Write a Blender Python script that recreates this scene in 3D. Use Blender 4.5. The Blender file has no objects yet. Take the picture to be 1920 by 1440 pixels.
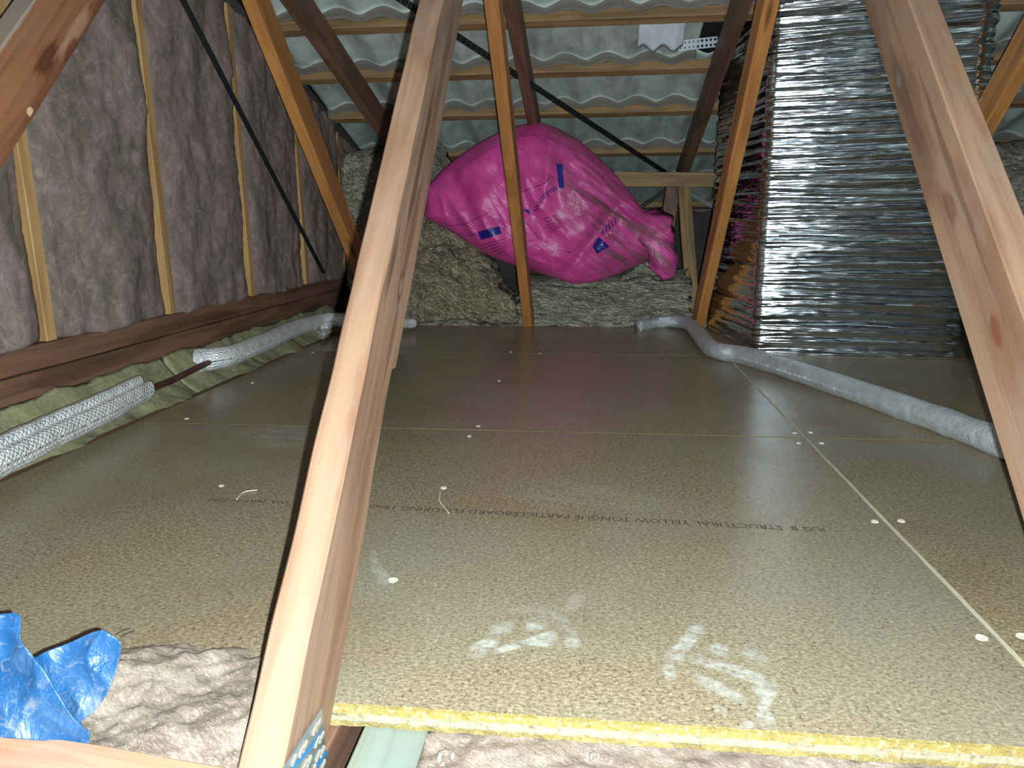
import bpy, bmesh, math, random
from mathutils import Vector, Matrix, noise
random.seed(7)
S = bpy.context.scene
COL = S.collection
# ------------------------------------------------------------------ camera, world, light, exposure
CAM_H = 0.57
F = 1400.0
R = Matrix(((0.9940257023, -0.0159603236, 0.1079730114),
            (0.1088887624, 0.2129226118, -0.9709825945),
            (-0.0074926992, 0.9769387030, 0.2133884486)))      # rows: world axes in camera axes
cd = bpy.data.cameras.new('camera'); cam = bpy.data.objects.new('camera', cd); COL.objects.link(cam)
cd.sensor_width = 36; cd.lens = F / 1920 * 36; cd.clip_start = 0.02; cd.clip_end = 60
cam.matrix_world = Matrix.Translation((0, 0, CAM_H)) @ R.to_4x4()
S.camera = cam
w = bpy.data.worlds.new('world'); S.world = w; w.use_nodes = True
w.node_tree.nodes['Background'].inputs[0].default_value = (0.80, 0.93, 1.0, 1)
w.node_tree.nodes['Background'].inputs[1].default_value = 0.045
# the one lamp of the place: the small torch held beside the lens
ld = bpy.data.lights.new('torch_light', 'POINT'); lo = bpy.data.objects.new('torch_light', ld); COL.objects.link(lo)
lo.location = Vector((0, 0, CAM_H)) + R @ Vector((0.020, -0.011, 0.0))
ld.energy = 160.0; ld.shadow_soft_size = 0.004; ld.color = (0.86, 1.0, 1.04)
ld.use_nodes = True
_n = ld.node_tree.nodes; _em = _n['Emission']; _fo = _n.new('ShaderNodeLightFalloff')
_fo.inputs['Strength'].default_value = 1.0
_ma = _n.new('ShaderNodeMath'); _ma.operation = 'MULTIPLY_ADD'; _ma.inputs[1].default_value = 0.28   # slower linear falloff added to brighten the far end
ld.node_tree.links.new(_fo.outputs['Linear'], _ma.inputs[0]); ld.node_tree.links.new(_fo.outputs['Quadratic'], _ma.inputs[2])
ld.node_tree.links.new(_ma.outputs[0], _em.inputs['Strength'])
vs = S.view_settings; vs.view_transform = 'Standard'; vs.look = 'None'; vs.gamma = 1; vs.use_curve_mapping = False
vs.exposure = 0.0

# ------------------------------------------------------------------ helpers
CP = Vector((0, 0, CAM_H))
def at(px, py, x=None, y=None, z=None):
    d = R @ Vector((px - 960, 720 - py, -F))
    t = (x - CP.x) / d.x if x is not None else ((y - CP.y) / d.y if y is not None else (z - CP.z) / d.z)
    return CP + t * d
def tag(o, label=None, cat=None, group=None, kind=None):
    if label: o['label'] = label
    if cat: o['category'] = cat
    if group: o['group'] = group
    if kind: o['kind'] = kind
    return o
def mobj(name, verts, faces, mat, parent=None, uvs=None, smooth=False, matrix=None, recalc=True):
    me = bpy.data.meshes.new(name); me.from_pydata([tuple(v) for v in verts], [], faces)
    if uvs:
        uv = me.uv_layers.new(name='UVMap')
        for l in me.loops: uv.data[l.index].uv = uvs[l.vertex_index]
    if recalc:
        bm = bmesh.new(); bm.from_mesh(me); bmesh.ops.recalc_face_normals(bm, faces=bm.faces); bm.to_mesh(me); bm.free()
    for p in me.polygons: p.use_smooth = smooth
    me.materials.append(mat)
    o = bpy.data.objects.new(name, me); COL.objects.link(o)
    if matrix is not None: o.matrix_world = matrix
    if parent is not None: o.parent = parent
    return o
def empty(name, loc):
    o = bpy.data.objects.new(name, None); COL.objects.link(o); o.location = loc; return o
def nz(p, s=1.0, o=0.0): return noise.noise(Vector((p[0] * s + o, p[1] * s + o * 1.7, p[2] * s - o)))
def fbm(p, s=1.0, octv=4, o=0.0): return noise.fractal(Vector((p[0] * s + o, p[1] * s + o * 1.7, p[2] * s - o)), 1.0, 2.0, octv)
def smooth01(a, b, x):
    t = max(0, min(1, (x - a) / (b - a))); return t * t * (3 - 2 * t)
def recentre(o):
    """put the origin of a world-built mesh at its bounding-box centre"""
    vs_ = [v.co for v in o.data.vertices]
    c = Vector([(min(v[i] for v in vs_) + max(v[i] for v in vs_)) / 2 for i in range(3)])
    o.data.transform(Matrix.Translation(-c)); o.location = c
    return o

# ------------------------------------------------------------------ node material kit
class NM:
    def __init__(s, name):
        s.m = bpy.data.materials.new(name); s.m.use_nodes = True; s.t = s.m.node_tree; s.n = s.t.nodes
        s.b = s.n['Principled BSDF']; s.out = s.n['Material Output']
        s.tc = s.n.new('ShaderNodeTexCoord')
    def link(s, a, b): s.t.links.new(a, b)
    def vec(s, scale=(1, 1, 1), rot=(0, 0, 0), loc=(0, 0, 0), src='Object', rnd=False):
        m = s.n.new('ShaderNodeMapping'); m.inputs['Scale'].default_value = scale
        m.inputs['Rotation'].default_value = rot; m.inputs['Location'].default_value = loc
        v = s.tc.outputs[src]
        if rnd:
            oi = s.n.new('ShaderNodeObjectInfo'); mu = s.n.new('ShaderNodeMath'); mu.operation = 'MULTIPLY'; mu.inputs[1].default_value = 37.0
            s.link(oi.outputs['Random'], mu.inputs[0]); va = s.n.new('ShaderNodeVectorMath'); va.operation = 'ADD'
            s.link(v, va.inputs[0]); s.link(mu.outputs[0], va.inputs[1]); v = va.outputs[0]
        if any(rot) and len(set(scale)) > 1:      # turn first, then stretch, so the grain follows the turned axis
            m0 = s.n.new('ShaderNodeMapping'); m0.inputs['Rotation'].default_value = rot; m.inputs['Rotation'].default_value = (0, 0, 0)
            s.link(v, m0.inputs[0]); v = m0.outputs[0]
        s.link(v, m.inputs[0]); return m.outputs[0]
    def noise(s, v, scale, detail=4, rough=0.55, dist=0.0):
        t = s.n.new('ShaderNodeTexNoise'); t.inputs['Scale'].default_value = scale; t.inputs['Detail'].default_value = detail
        t.inputs['Roughness'].default_value = rough; t.inputs['Distortion'].default_value = dist
        s.link(v, t.inputs['Vector']); return t.outputs['Fac']
    def voro(s, v, scale, feat='F1', out='Distance'):
        t = s.n.new('ShaderNodeTexVoronoi'); t.feature = feat; t.inputs['Scale'].default_value = scale
        s.link(v, t.inputs['Vector']); return t.outputs[out]
    def ramp(s, f, stops):
        r = s.n.new('ShaderNodeValToRGB'); e = r.color_ramp.elements
        while len(e) < len(stops): e.new(0.5)
        for el, (p, c) in zip(e, stops):
            el.position = p; el.color = (c[0], c[1], c[2], 1) if isinstance(c, (tuple, list)) else (c, c, c, 1)
        s.link(f, r.inputs[0]); return r.outputs[0]
    def mix(s, f, a, b, mode='MIX'):
        m = s.n.new('ShaderNodeMix'); m.data_type = 'RGBA'; m.blend_type = mode
        for i, val in ((0, f), (6, a), (7, b)):
            if isinstance(val, (int, float)): m.inputs[i].default_value = val
            elif isinstance(val, tuple): m.inputs[i].default_value = (*val, 1)
            else: s.link(val, m.inputs[i])
        return m.outputs[2]
    def math(s, op, a, b=0.0):
        m = s.n.new('ShaderNodeMath'); m.operation = op
        for i, val in ((0, a), (1, b)):
            if isinstance(val, (int, float)): m.inputs[i].default_value = val
            else: s.link(val, m.inputs[i])
        return m.outputs[0]
    def sep(s, v):
        m = s.n.new('ShaderNodeSeparateXYZ'); s.link(v, m.inputs[0]); return m.outputs
    def color(s, c):
        if isinstance(c, tuple): s.b.inputs['Base Color'].default_value = (*c, 1)
        else: s.link(c, s.b.inputs['Base Color'])
    def set(s, **k):
        for a, v in k.items():
            i = s.b.inputs[a.replace('_', ' ')]
            if isinstance(v, (int, float)): i.default_value = v
            else: s.link(v, i)
    def bump(s, h, strength=0.3, dist=0.01, prev=None):
        b = s.n.new('ShaderNodeBump'); b.inputs['Strength'].default_value = strength; b.inputs['Distance'].default_value = dist
        s.link(h, b.inputs['Height'])
        if prev: s.link(prev, b.inputs['Normal'])
        s.link(b.outputs[0], s.b.inputs['Normal']); return b.outputs[0]

def lin(r, g, b):
    f = lambda c: (c / 255 / 12.92) if c / 255 <= 0.04045 else ((c / 255 + 0.055) / 1.055) ** 2.4
    return (f(r), f(g), f(b))

def wood(name, light, dark, stain, rough=0.6, stain_amt=0.5, dirt=None, spots=()):
    """sawn pine: grain runs along local X"""
    m = NM(name)
    g = m.noise(m.vec((1.6, 42, 42), rnd=True), 1.0, 6, 0.6, 0.6)
    c = m.ramp(g, [(0.28, dark), (0.5, light), (0.75, tuple(min(1, x * 1.12) for x in light))])
    broad = m.noise(m.vec((1.3, 9, 9), rnd=True, loc=(3, 1, 2)), 1.0, 3, 0.5, 1.2)
    c = m.mix(m.ramp(broad, [(0.47, 0.0), (0.62, stain_amt)]), c, stain)
    if dirt:
        dn = m.noise(m.vec((3, 7, 7), rnd=True, loc=(9, 4, 2)), 1.2, 5, 0.62)
        c = m.mix(m.ramp(dn, [(0.5, 0.0), (0.72, 0.55)]), c, dirt)
    knot = m.voro(m.vec((1.1, 7, 7), rnd=True), 1.25)
    c = m.mix(m.ramp(knot, [(0.05, 0.85), (0.13, 0.0)]), c, tuple(x * 0.45 for x in stain))
    for (cx, cy, cz, rx, ry, rz, colr, amt) in spots:
        v = m.vec((1 / rx, 1 / ry, 1 / rz), loc=(-cx / rx, -cy / ry, -cz / rz))
        vl = m.n.new('ShaderNodeVectorMath'); vl.operation = 'LENGTH'; m.link(v, vl.inputs[0])
        d = m.math('ADD', vl.outputs['Value'], m.math('MULTIPLY', m.math('SUBTRACT', m.noise(m.vec((12, 90, 90)), 1.0, 5, 0.65), 0.5), 1.3))
        c = m.mix(m.ramp(d, [(0.55, amt), (0.95, 0.0)]), c, colr)
    m.color(c); m.set(Roughness=rough)
    m.bump(m.noise(m.vec((6, 130, 130), rnd=True), 1.0, 4), 0.35, 0.002)
    return m.m
W_PALE = wood('pale_sawn_pine', lin(142, 110, 88), lin(120, 88, 68), lin(106, 70, 50), 0.55, 0.6, lin(140, 118, 104))
W_NEAR = wood('bright_planed_pine', lin(190, 152, 126), lin(178, 134, 104), lin(160, 108, 82), 0.5, 0.5)
W_ORANGE = wood('orange_sawn_pine', lin(184, 124, 66), lin(156, 96, 46), lin(122, 74, 40), 0.6, 0.5)
W_BROWN = wood('reddish_brown_timber', lin(120, 86, 66), lin(88, 62, 48), lin(68, 46, 36), 0.6, 0.6)
W_RUST = wood('rust_stained_timber', lin(168, 98, 52), lin(136, 72, 38), lin(104, 46, 26), 0.6, 0.9, lin(150, 104, 84))
W_BATTEN = wood('old_batten_timber', lin(150, 118, 80), lin(112, 86, 56), lin(88, 66, 46), 0.7, 0.5)
W_STUD = wood('tan_stud_timber', lin(180, 142, 92), lin(150, 114, 70), lin(124, 86, 54), 0.65, 0.4)
W_GREEN = wood('green_treated_timber', lin(122, 130, 120), lin(106, 114, 104), lin(126, 122, 100), 0.7, 0.4)

def board_mat():
    m = NM('particleboard_face')
    v = m.vec()
    f1 = m.noise(m.vec((1.0, 1.5, 1)), 150, 4, 0.7)
    c = m.ramp(f1, [(0.30, lin(86, 72, 54)), (0.46, lin(130, 114, 90)), (0.58, lin(156, 138, 110)), (0.75, lin(192, 176, 146))])
    f2 = m.noise(m.vec((1, 2.4, 1), rot=(0, 0, 0.7), loc=(3, 2, 0)), 210, 2, 0.5)
    c = m.mix(m.ramp(f2, [(0.64, 0.0), (0.72, 0.6)]), c, lin(196, 178, 140))
    f3 = m.noise(m.vec((2.0, 1, 1), loc=(5, 7, 0)), 120, 2, 0.5)
    c = m.mix(m.ramp(f3, [(0.29, 0.75), (0.36, 0.0)]), c, lin(62, 46, 28))
    big = m.noise(v, 1.6, 4, 0.6)
    c = m.mix(m.ramp(big, [(0.40, 0.0), (0.68, 0.42)]), c, lin(132, 130, 118))
    big2 = m.noise(m.vec(loc=(4, 9, 0)), 2.4, 3, 0.6)
    c = m.mix(m.ramp(big2, [(0.5, 0.0), (0.75, 0.35)]), c, lin(110, 84, 56))
    sp = m.voro(m.vec(loc=(1, 1, 0)), 26)
    spm = m.ramp(sp, [(0.028, 1.0), (0.036, 0.0)])
    pick = m.ramp(m.noise(v, 7, 2), [(0.52, 0.0), (0.6, 0.85)])
    c = m.mix(m.math('MULTIPLY', spm, pick), c, lin(225, 212, 180))
    m.color(c)
    m.set(Roughness=m.ramp(m.noise(v, 3.0, 4), [(0.3, 0.22), (0.7, 0.34)]), Specular_IOR_Level=0.34)
    m.bump(f1, 0.09, 0.001)
    return m.m
M_BOARD = board_mat()

def edge_mat():
    m = NM('yellow_tongue_edge')
    z = m.sep(m.vec())[2]
    band = m.ramp(m.math('ADD', m.math('MULTIPLY', z, -33.0), m.math('MULTIPLY', m.math('SUBTRACT', m.noise(m.vec((1, 1, 3)), 60, 3), 0.5), 0.35)),
                  [(0.30, lin(132, 114, 58)), (0.40, lin(140, 130, 108)), (0.60, lin(140, 130, 108)), (0.70, lin(130, 114, 64))])
    c = m.mix(m.ramp(m.noise(m.vec(), 170, 3, 0.7), [(0.52, 0.0), (0.64, 0.8)]), band, lin(160, 148, 116))
    c = m.mix(m.ramp(m.noise(m.vec(loc=(3, 3, 3)), 110, 2, 0.7), [(0.34, 0.7), (0.42, 0.0)]), c, lin(110, 92, 60))
    m.color(c); m.set(Roughness=0.75); m.bump(m.noise(m.vec(), 150, 4), 0.6, 0.004)
    return m.m
M_EDGE = edge_mat()

def plain(name, col, rough=0.6, metal=0.0, bump=None, var=0.0, **k):
    m = NM(name)
    if var:
        m.color(m.mix(m.ramp(m.noise(m.vec(), 8, 4, 0.6), [(0.35, 0.0), (0.7, 1.0)]), col, tuple(c * (1 - var) for c in col)))
    else: m.color(col)
    m.set(Roughness=rough, Metallic=metal, **k)
    if bump: m.bump(m.noise(m.vec(), bump[0], 4), bump[1], bump[2])
    return m.m

def wool(name, a, b, c2, stretch=(1, 1, 1), rot=(0, 0, 0), scale=9.0, bs=0.8, fib=(14, 60, 60), fa=0.5, fs=1.3, f3=60):
    """glass wool: cloudy colour patches with fine curled fibres"""
    m = NM(name)
    n1 = m.noise(m.vec(stretch, rot, rnd=True), scale, 7, 0.66, 0.9)
    col = m.ramp(n1, [(0.28, b), (0.5, a), (0.74, c2)])
    n2 = m.noise(m.vec(fib, rot, rnd=True), fs, 7, 0.74, 2.6)
    col = m.mix(m.ramp(n2, [(0.34, fa), (0.49, 0.0)]), col, tuple(x * 0.45 for x in b))
    col = m.mix(m.ramp(n2, [(0.51, 0.0), (0.65, fa)]), col, tuple(min(1, x * 1.6) for x in c2))
    n3 = m.noise(m.vec((f3, f3, f3), rot, rnd=True), 1.6, 5, 0.8, 3.0)
    col = m.mix(m.ramp(n3, [(0.53, 0.0), (0.66, fa * 0.8)]), col, tuple(min(1, x * 1.7) for x in c2))
    m.color(col); m.set(Roughness=0.95, Specular_IOR_Level=0.15)
    p = m.bump(n1, bs * 0.35, 0.02)
    p = m.bump(n2, bs * 0.7, 0.006, p)
    m.bump(n3, bs * 0.6, 0.002, p)
    return m.m
M_WALLWOOL = wool('mauve_glass_wool', lin(126, 110, 103), lin(100, 90, 77), lin(152, 129, 126), (1, 1.2, 0.9), (0, 0, 0), 5.0, 0.4, (12, 12, 10), 0.32)
M_NEARWOOL = wool('beige_pink_glass_wool', lin(146, 128, 114), lin(118, 102, 88), lin(178, 162, 150), (1, 1.4, 1), (0, 0, 0.5), 9, 0.7, (34, 110, 90), 0.5, 1.3, 170)
M_YELLOWWOOL = wool('yellow_green_glass_wool', lin(140, 136, 104), lin(108, 110, 94), lin(158, 154, 112), (1, 1, 1), (0, 0, 0), 7, 0.5, (16, 16, 16), 0.3)
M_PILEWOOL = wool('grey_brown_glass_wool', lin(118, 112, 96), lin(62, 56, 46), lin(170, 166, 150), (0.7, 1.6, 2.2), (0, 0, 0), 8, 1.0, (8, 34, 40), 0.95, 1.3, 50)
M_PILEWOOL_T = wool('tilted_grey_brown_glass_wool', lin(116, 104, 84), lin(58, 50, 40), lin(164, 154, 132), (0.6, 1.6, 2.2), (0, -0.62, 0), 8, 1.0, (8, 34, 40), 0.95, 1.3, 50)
M_BLACK = plain('black_strap_metal', lin(36, 40, 42), 0.45, 0.4)
M_STEEL = plain('galvanised_steel', lin(176, 184, 188), 0.35, 0.85, (90, 0.15, 0.002), 0.2)
M_DISC = plain('pale_screw_filler', lin(232, 222, 196), 0.6, 0.0, (300, 0.3, 0.001), 0.15)
M_SEAM = plain('cream_joint_line', lin(196, 186, 156), 0.7, 0.0, (200, 0.3, 0.001), 0.25)
M_SEAMY = plain('yellow_joint_line', lin(186, 172, 104), 0.7, 0.0, (200, 0.3, 0.001), 0.3)
M_INK = plain('dark_board_ink', lin(74, 66, 52), 0.6)
M_COPPER = plain('aged_copper', lin(120, 84, 72), 0.5, 0.6, (40, 0.2, 0.002), 0.5)
M_FOAMIN = plain('grey_foam_lining', lin(88, 94, 94), 0.8, 0.0, (80, 0.4, 0.003), 0.3)
M_DARK = plain('black_opening_backing', lin(14, 15, 16), 0.9)  # near-black for the added slab, stands in for darkness in the opening

def tile_mat():
    m = NM('weathered_zinc_tile')
    c = m.ramp(m.noise(m.vec((1, 1, 1)), 6, 6, 0.65), [(0.3, lin(160, 172, 166)), (0.55, lin(192, 204, 198)), (0.75, lin(212, 220, 214))])
    c = m.mix(m.ramp(m.noise(m.vec((3, 0.8, 1), loc=(3, 3, 3)), 4, 4, 0.6), [(0.5, 0.0), (0.7, 0.55)]), c, lin(132, 110, 96))
    m.color(c); m.set(Roughness=0.5, Metallic=0.1)
    m.bump(m.noise(m.vec(), 30, 4), 0.2, 0.003)
    return m.m
M_TILE = tile_mat()
def foil_mat():
    m = NM('crinkled_silver_foil')
    m.color(lin(214, 220, 226)); m.set(Metallic=1.0, Roughness=0.12)
    p = m.bump(m.noise(m.vec((1.2, 1.2, 30)), 1.3, 3, 0.6, 0.15), 0.5, 0.02)
    p = m.bump(m.voro(m.vec((1, 1, 4)), 11, 'F1'), 0.06, 0.02, p)
    m.bump(m.noise(m.vec((9, 9, 60)), 1.5, 3, 0.6), 0.10, 0.005, p)
    return m.m
M_FOIL = foil_mat()
def lag_mat(name, base, metal, rough, bs, su=0.018, sv=22):
    m = NM(name)
    v = m.vec((1, 1, 1), src='UV')
    x, y, z = m.sep(v)
    wob = m.math('MULTIPLY', m.noise(m.vec(), 26, 3), 6.0)
    a = m.math('SINE', m.math('ADD', m.math('MULTIPLY', x, 2 * math.pi / su), wob))
    bb = m.math('SINE', m.math('ADD', m.math('MULTIPLY', y, 2 * math.pi * sv), m.math('MULTIPLY', a, 0.9)))
    h = m.math('ADD', m.math('MULTIPLY', m.math('MULTIPLY', a, bb), 0.8), m.math('MULTIPLY', m.noise(m.vec(), 60, 4, 0.7), 2.2))
    c = m.mix(m.ramp(m.noise(m.vec(), 26, 4, 0.6), [(0.4, 0.0), (0.72, 0.6)]), base, tuple(x_ * 0.5 for x_ in base))
    c = m.mix(m.ramp(m.math('MULTIPLY', a, bb), [(0.35, 0.0), (0.9, 0.5)]), c, tuple(min(1, x_ * 1.3) for x_ in base))
    m.color(c); m.set(Metallic=metal, Roughness=rough)
    p = m.bump(h, bs, 0.0025)
    m.bump(m.noise(m.vec(), 22, 3), 0.5, 0.012, p)
    return m.m
M_LAG = lag_mat('quilted_foil_lagging', lin(238, 238, 236), 0.25, 0.38, 0.9)
M_LAGG = lag_mat('grey_foil_lagging', lin(206, 212, 214), 0.5, 0.36, 0.55, 0.008, 40)

def bag_mat():
    m = NM('pink_bag_plastic')
    v = m.vec(); x, y, z = m.sep(v)
    right = m.math('ADD', m.math('ADD', m.math('MULTIPLY', x, 0.95), m.math('MULTIPLY', z, 0.35)), m.math('MULTIPLY', m.noise(v, 3, 3), 0.35))
    streak = m.noise(m.vec((3.0, 4, 30), rot=(0, -0.62, 0)), 1.0, 5, 0.65, 0.5)
    msk = m.math('MULTIPLY', m.ramp(right, [(0.22, 0.0), (0.48, 1.0)]), m.ramp(streak, [(0.38, 0.0), (0.60, 0.95)]))
    base = m.ramp(m.noise(v, 4, 4, 0.6), [(0.35, lin(196, 60, 134)), (0.7, lin(224, 84, 162))])
    c = m.mix(msk, base, lin(116, 72, 84))
    m.color(c); m.set(Roughness=0.38, Specular_IOR_Level=0.5)
    p = m.bump(streak, 0.35, 0.02)
    m.bump(m.noise(m.vec((1, 1, 1.0), rot=(0, 0.5, 0)), 8, 5, 0.55, 1.0), 0.28, 0.03, p)
    return m.m
M_BAG = bag_mat()
M_NAVY = plain('navy_bag_print', lin(34, 30, 120), 0.35)
M_PRINTRED = plain('dark_red_bag_print', lin(120, 20, 76), 0.4)
M_PRINTMAUVE = plain('mauve_bag_print', lin(168, 48, 116), 0.4)
def blue_mat():
    m = NM('crumpled_blue_plastic')
    n1 = m.noise(m.vec((1, 1, 1)), 9, 6, 0.7, 1.5)
    c = m.ramp(n1, [(0.32, lin(16, 76, 128)), (0.5, lin(34, 78, 122)), (0.58, lin(56, 90, 128)), (0.70, lin(128, 132, 138))])
    m.color(c); m.set(Roughness=0.42, Alpha=0.9)
    sc = m.noise(m.vec((30, 90, 30), rot=(0, 0.6, 0)), 1.0, 6, 0.75, 3.0)
    m.color(m.mix(m.ramp(sc, [(0.55, 0.0), (0.68, 0.45)]), c, lin(138, 144, 152)))
    p = m.bump(m.voro(m.vec((1, 1, 1)), 12, 'F1'), 0.4, 0.03)
    m.bump(m.noise(m.vec(), 14, 4, 0.6, 1.5), 0.35, 0.02, p)
    return m.m
M_BLUE = blue_mat()
def dust_mat():
    m = NM('white_dust_smear')
    n = m.noise(m.vec((1, 1, 1)), 90, 5, 0.75)
    st = m.noise(m.vec((7, 46, 1), rot=(0, 0, 0.35)), 1.0, 4, 0.6)
    a = m.math('MULTIPLY', m.ramp(m.math('MULTIPLY', m.math('ADD', n, st), 0.5), [(0.40, 0.0), (0.62, 0.8)]), 1.0)
    at_ = m.n.new('ShaderNodeAttribute'); at_.attribute_name = 'fade'
    a = m.math('MULTIPLY', a, at_.outputs['Fac'])
    m.color(lin(206, 204, 192)); m.set(Roughness=0.9, Alpha=a)
    return m.m
M_DUST = dust_mat()

# ------------------------------------------------------------------ geometry builders
def frame(p0, p1, side):
    """matrix with local X from p0 to p1, local Y along `side`, local Z = X x Y"""
    x = (p1 - p0).normalized(); y = (side - x * side.dot(x)).normalized(); z = x.cross(y)
    m = Matrix((x, y, z)).transposed().to_4x4(); m.translation = p0; return m
def beam(name, p0, p1, wid, dep, mat, side=Vector((1, 0, 0)), n=24, ch=None, rag=0.0012, parent=None, tube=0.0):
    """sawn timber: wid along `side`, dep across; ch(k, t) gives the chamfer (wane) of corner k at t in 0..1"""
    p0, p1 = Vector(p0), Vector(p1); M = frame(p0, p1, side); L = (p1 - p0).length
    V, Fc = [], []
    cn = [(-1, -1), (1, -1), (1, 1), (-1, 1)]
    for i in range(n + 1):
        t = i / n
        for k, (sy, sz) in enumerate(cn):
            c = (ch(k, t) if ch else 0.0025)
            j = rag * noise.noise(Vector((t * L * 9, k * 7.3, p0.x * 3)))
            a = (sy * (wid / 2) - sy * c + j, sz * dep / 2 + j); b = (sy * (wid / 2) + j, sz * dep / 2 - sz * c + j)
            for q in ((a, b) if sy * sz < 0 else (b, a)) if False else ((b, a) if (k % 2) else (a, b)):
                V.append(Vector((t * L, q[0], q[1])))
    # order the eight ring points by angle so the ring is simple
    order = sorted(range(8), key=lambda q: math.atan2(V[q].z / dep, V[q].y / wid))
    for i in range(n):
        for q in range(8):
            a, b = order[q], order[(q + 1) % 8]
            Fc.append((i * 8 + a, i * 8 + b, (i + 1) * 8 + b, (i + 1) * 8 + a))
    Fc.append([order[q] for q in range(8)]); Fc.append([n * 8 + order[q] for q in range(8)])
    return mobj(name, V, Fc, mat, parent, matrix=M)
def box(name, a, b, mat, parent=None, bev=0.0):
    a, b = Vector(a), Vector(b); c = (a + b) / 2; h = (b - a) / 2
    bm = bmesh.new(); bmesh.ops.create_cube(bm, size=2.0)
    bmesh.ops.transform(bm, matrix=Matrix.Diagonal((*h, 1)), verts=bm.verts)
    if bev: bmesh.ops.bevel(bm, geom=bm.edges[:], offset=bev, segments=2, affect='EDGES')
    me = bpy.data.meshes.new(name); bm.to_mesh(me); bm.free(); me.materials.append(mat)
    o = bpy.data.objects.new(name, me); COL.objects.link(o); o.location = c
    if parent is not None: o.parent = parent; o.location = c - parent.location
    return o
def spline(pts, n):
    pts = [Vector(p) for p in pts]; P = [2 * pts[0] - pts[1]] + pts + [2 * pts[-1] - pts[-2]]; out = []
    segs = len(pts) - 1
    for i in range(n + 1):
        u = i / n * segs; k = min(int(u), segs - 1); t = u - k
        a, b, c, d = P[k], P[k + 1], P[k + 2], P[k + 3]
        out.append(0.5 * ((2 * b) + (c - a) * t + (2 * a - 5 * b + 4 * c - d) * t * t + (3 * b - a - 3 * c + d) * t ** 3))
    return out
def tube(name, pts, rad, mat, n=60, m=24, parent=None, wall=0.0, prof=None, cap=True, up=Vector((0, 0, 1))):
    """rad: number or f(t); prof(theta, t) multiplies it; wall > 0 gives an open hollow tube"""
    C = spline(pts, n); V, U, Fc = [], [], []; L = 0
    def ring(i, r_off):
        t = i / n; d = (C[min(i + 1, n)] - C[max(i - 1, 0)]).normalized(); s = d.cross(up).normalized(); u = s.cross(d)
        for j in range(m):
            th = 2 * math.pi * j / m; r = (rad(t) if callable(rad) else rad) + r_off
            if prof: r *= prof(th, t)
            V.append(C[i] + r * (math.cos(th) * s + math.sin(th) * u)); U.append((L, j / m))
    for i in range(n + 1):
        if i: L += (C[i] - C[i - 1]).length
        ring(i, 0)
    for i in range(n):
        for j in range(m): Fc.append((i * m + j, i * m + (j + 1) % m, (i + 1) * m + (j + 1) % m, (i + 1) * m + j))
    if wall:
        b0 = len(V); L = 0
        for i in range(n + 1): ring(i, -wall)
        for i in range(n):
            for j in range(m): Fc.append((b0 + i * m + j, b0 + (i + 1) * m + j, b0 + (i + 1) * m + (j + 1) % m, b0 + i * m + (j + 1) % m))
        for e in (0, n):
            for j in range(m): Fc.append((e * m + j, e * m + (j + 1) % m, b0 + e * m + (j + 1) % m, b0 + e * m + j))
    elif cap:
        Fc.append(list(range(m))); Fc.append([n * m + j for j in range(m)])
    o = mobj(name, V, Fc, mat, None, U, True)
    recentre(o)
    if parent is not None: o.parent = parent; o.location = o.location - parent.location
    return o
def slab(name, f4, off, mat, res=(40, 30, 8), amp=0.02, freq=6.0, ridge=0.0, rs=(3, 3, 14), seed=0.0, parent=None):
    """soft batt: front quad TL, TR, BR, BL and an offset to the back quad; closed, displaced by folds"""
    f4 = [Vector(p) for p in f4]; off = Vector(off); nu, nv, nw = res
    V, idx, Fc = [], {}, []
    def P(i, j, k):
        if (i, j, k) in idx: return idx[(i, j, k)]
        u, v, w_ = i / nu, j / nv, k / nw
        p = (f4[0].lerp(f4[1], u)).lerp(f4[3].lerp(f4[2], u), v) + off * w_
        c = (f4[0] + f4[1] + f4[2] + f4[3]) / 4 + off * 0.5
        q = p.copy()
        e = 1 - 0.10 * (abs(2 * v - 1) ** 6) * (abs(2 * w_ - 1) ** 2)
        q = c + (q - c) * e
        d = Vector((fbm(p, freq, 4, seed), fbm(p, freq, 4, seed + 11), fbm(p, freq, 4, seed + 23))) * amp
        rr = 1 - abs(noise.noise(Vector((p.x * rs[0] + seed, p.y * rs[1], p.z * rs[2] + p.x * rs[0] * 0.4))))
        r2 = 1 - abs(noise.noise(Vector((p.x * rs[0] * 2.3 - seed, p.y * rs[1] * 2, p.z * rs[2] * 2.3))))
        q += d + (p - c).normalized() * ridge * (rr * rr * rr + 0.5 * r2 * r2 * r2 - 0.7)
        idx[(i, j, k)] = len(V); V.append(q); return idx[(i, j, k)]
    for i in range(nu):
        for j in range(nv):
            Fc.append((P(i, j, 0), P(i, j + 1, 0), P(i + 1, j + 1, 0), P(i + 1, j, 0)))
            Fc.append((P(i, j, nw), P(i + 1, j, nw), P(i + 1, j + 1, nw), P(i, j + 1, nw)))
    for i in range(nu):
        for k in range(nw):
            Fc.append((P(i, 0, k), P(i + 1, 0, k), P(i + 1, 0, k + 1), P(i, 0, k + 1)))
            Fc.append((P(i, nv, k), P(i, nv, k + 1), P(i + 1, nv, k + 1), P(i + 1, nv, k)))
    for j in range(nv):
        for k in range(nw):
            Fc.append((P(0, j, k), P(0, j, k + 1), P(0, j + 1, k + 1), P(0, j + 1, k)))
            Fc.append((P(nu, j, k), P(nu, j + 1, k), P(nu, j + 1, k + 1), P(nu, j, k + 1)))
    o = mobj(name, V, Fc, mat, parent, smooth=True)
    return recentre(o)

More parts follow.
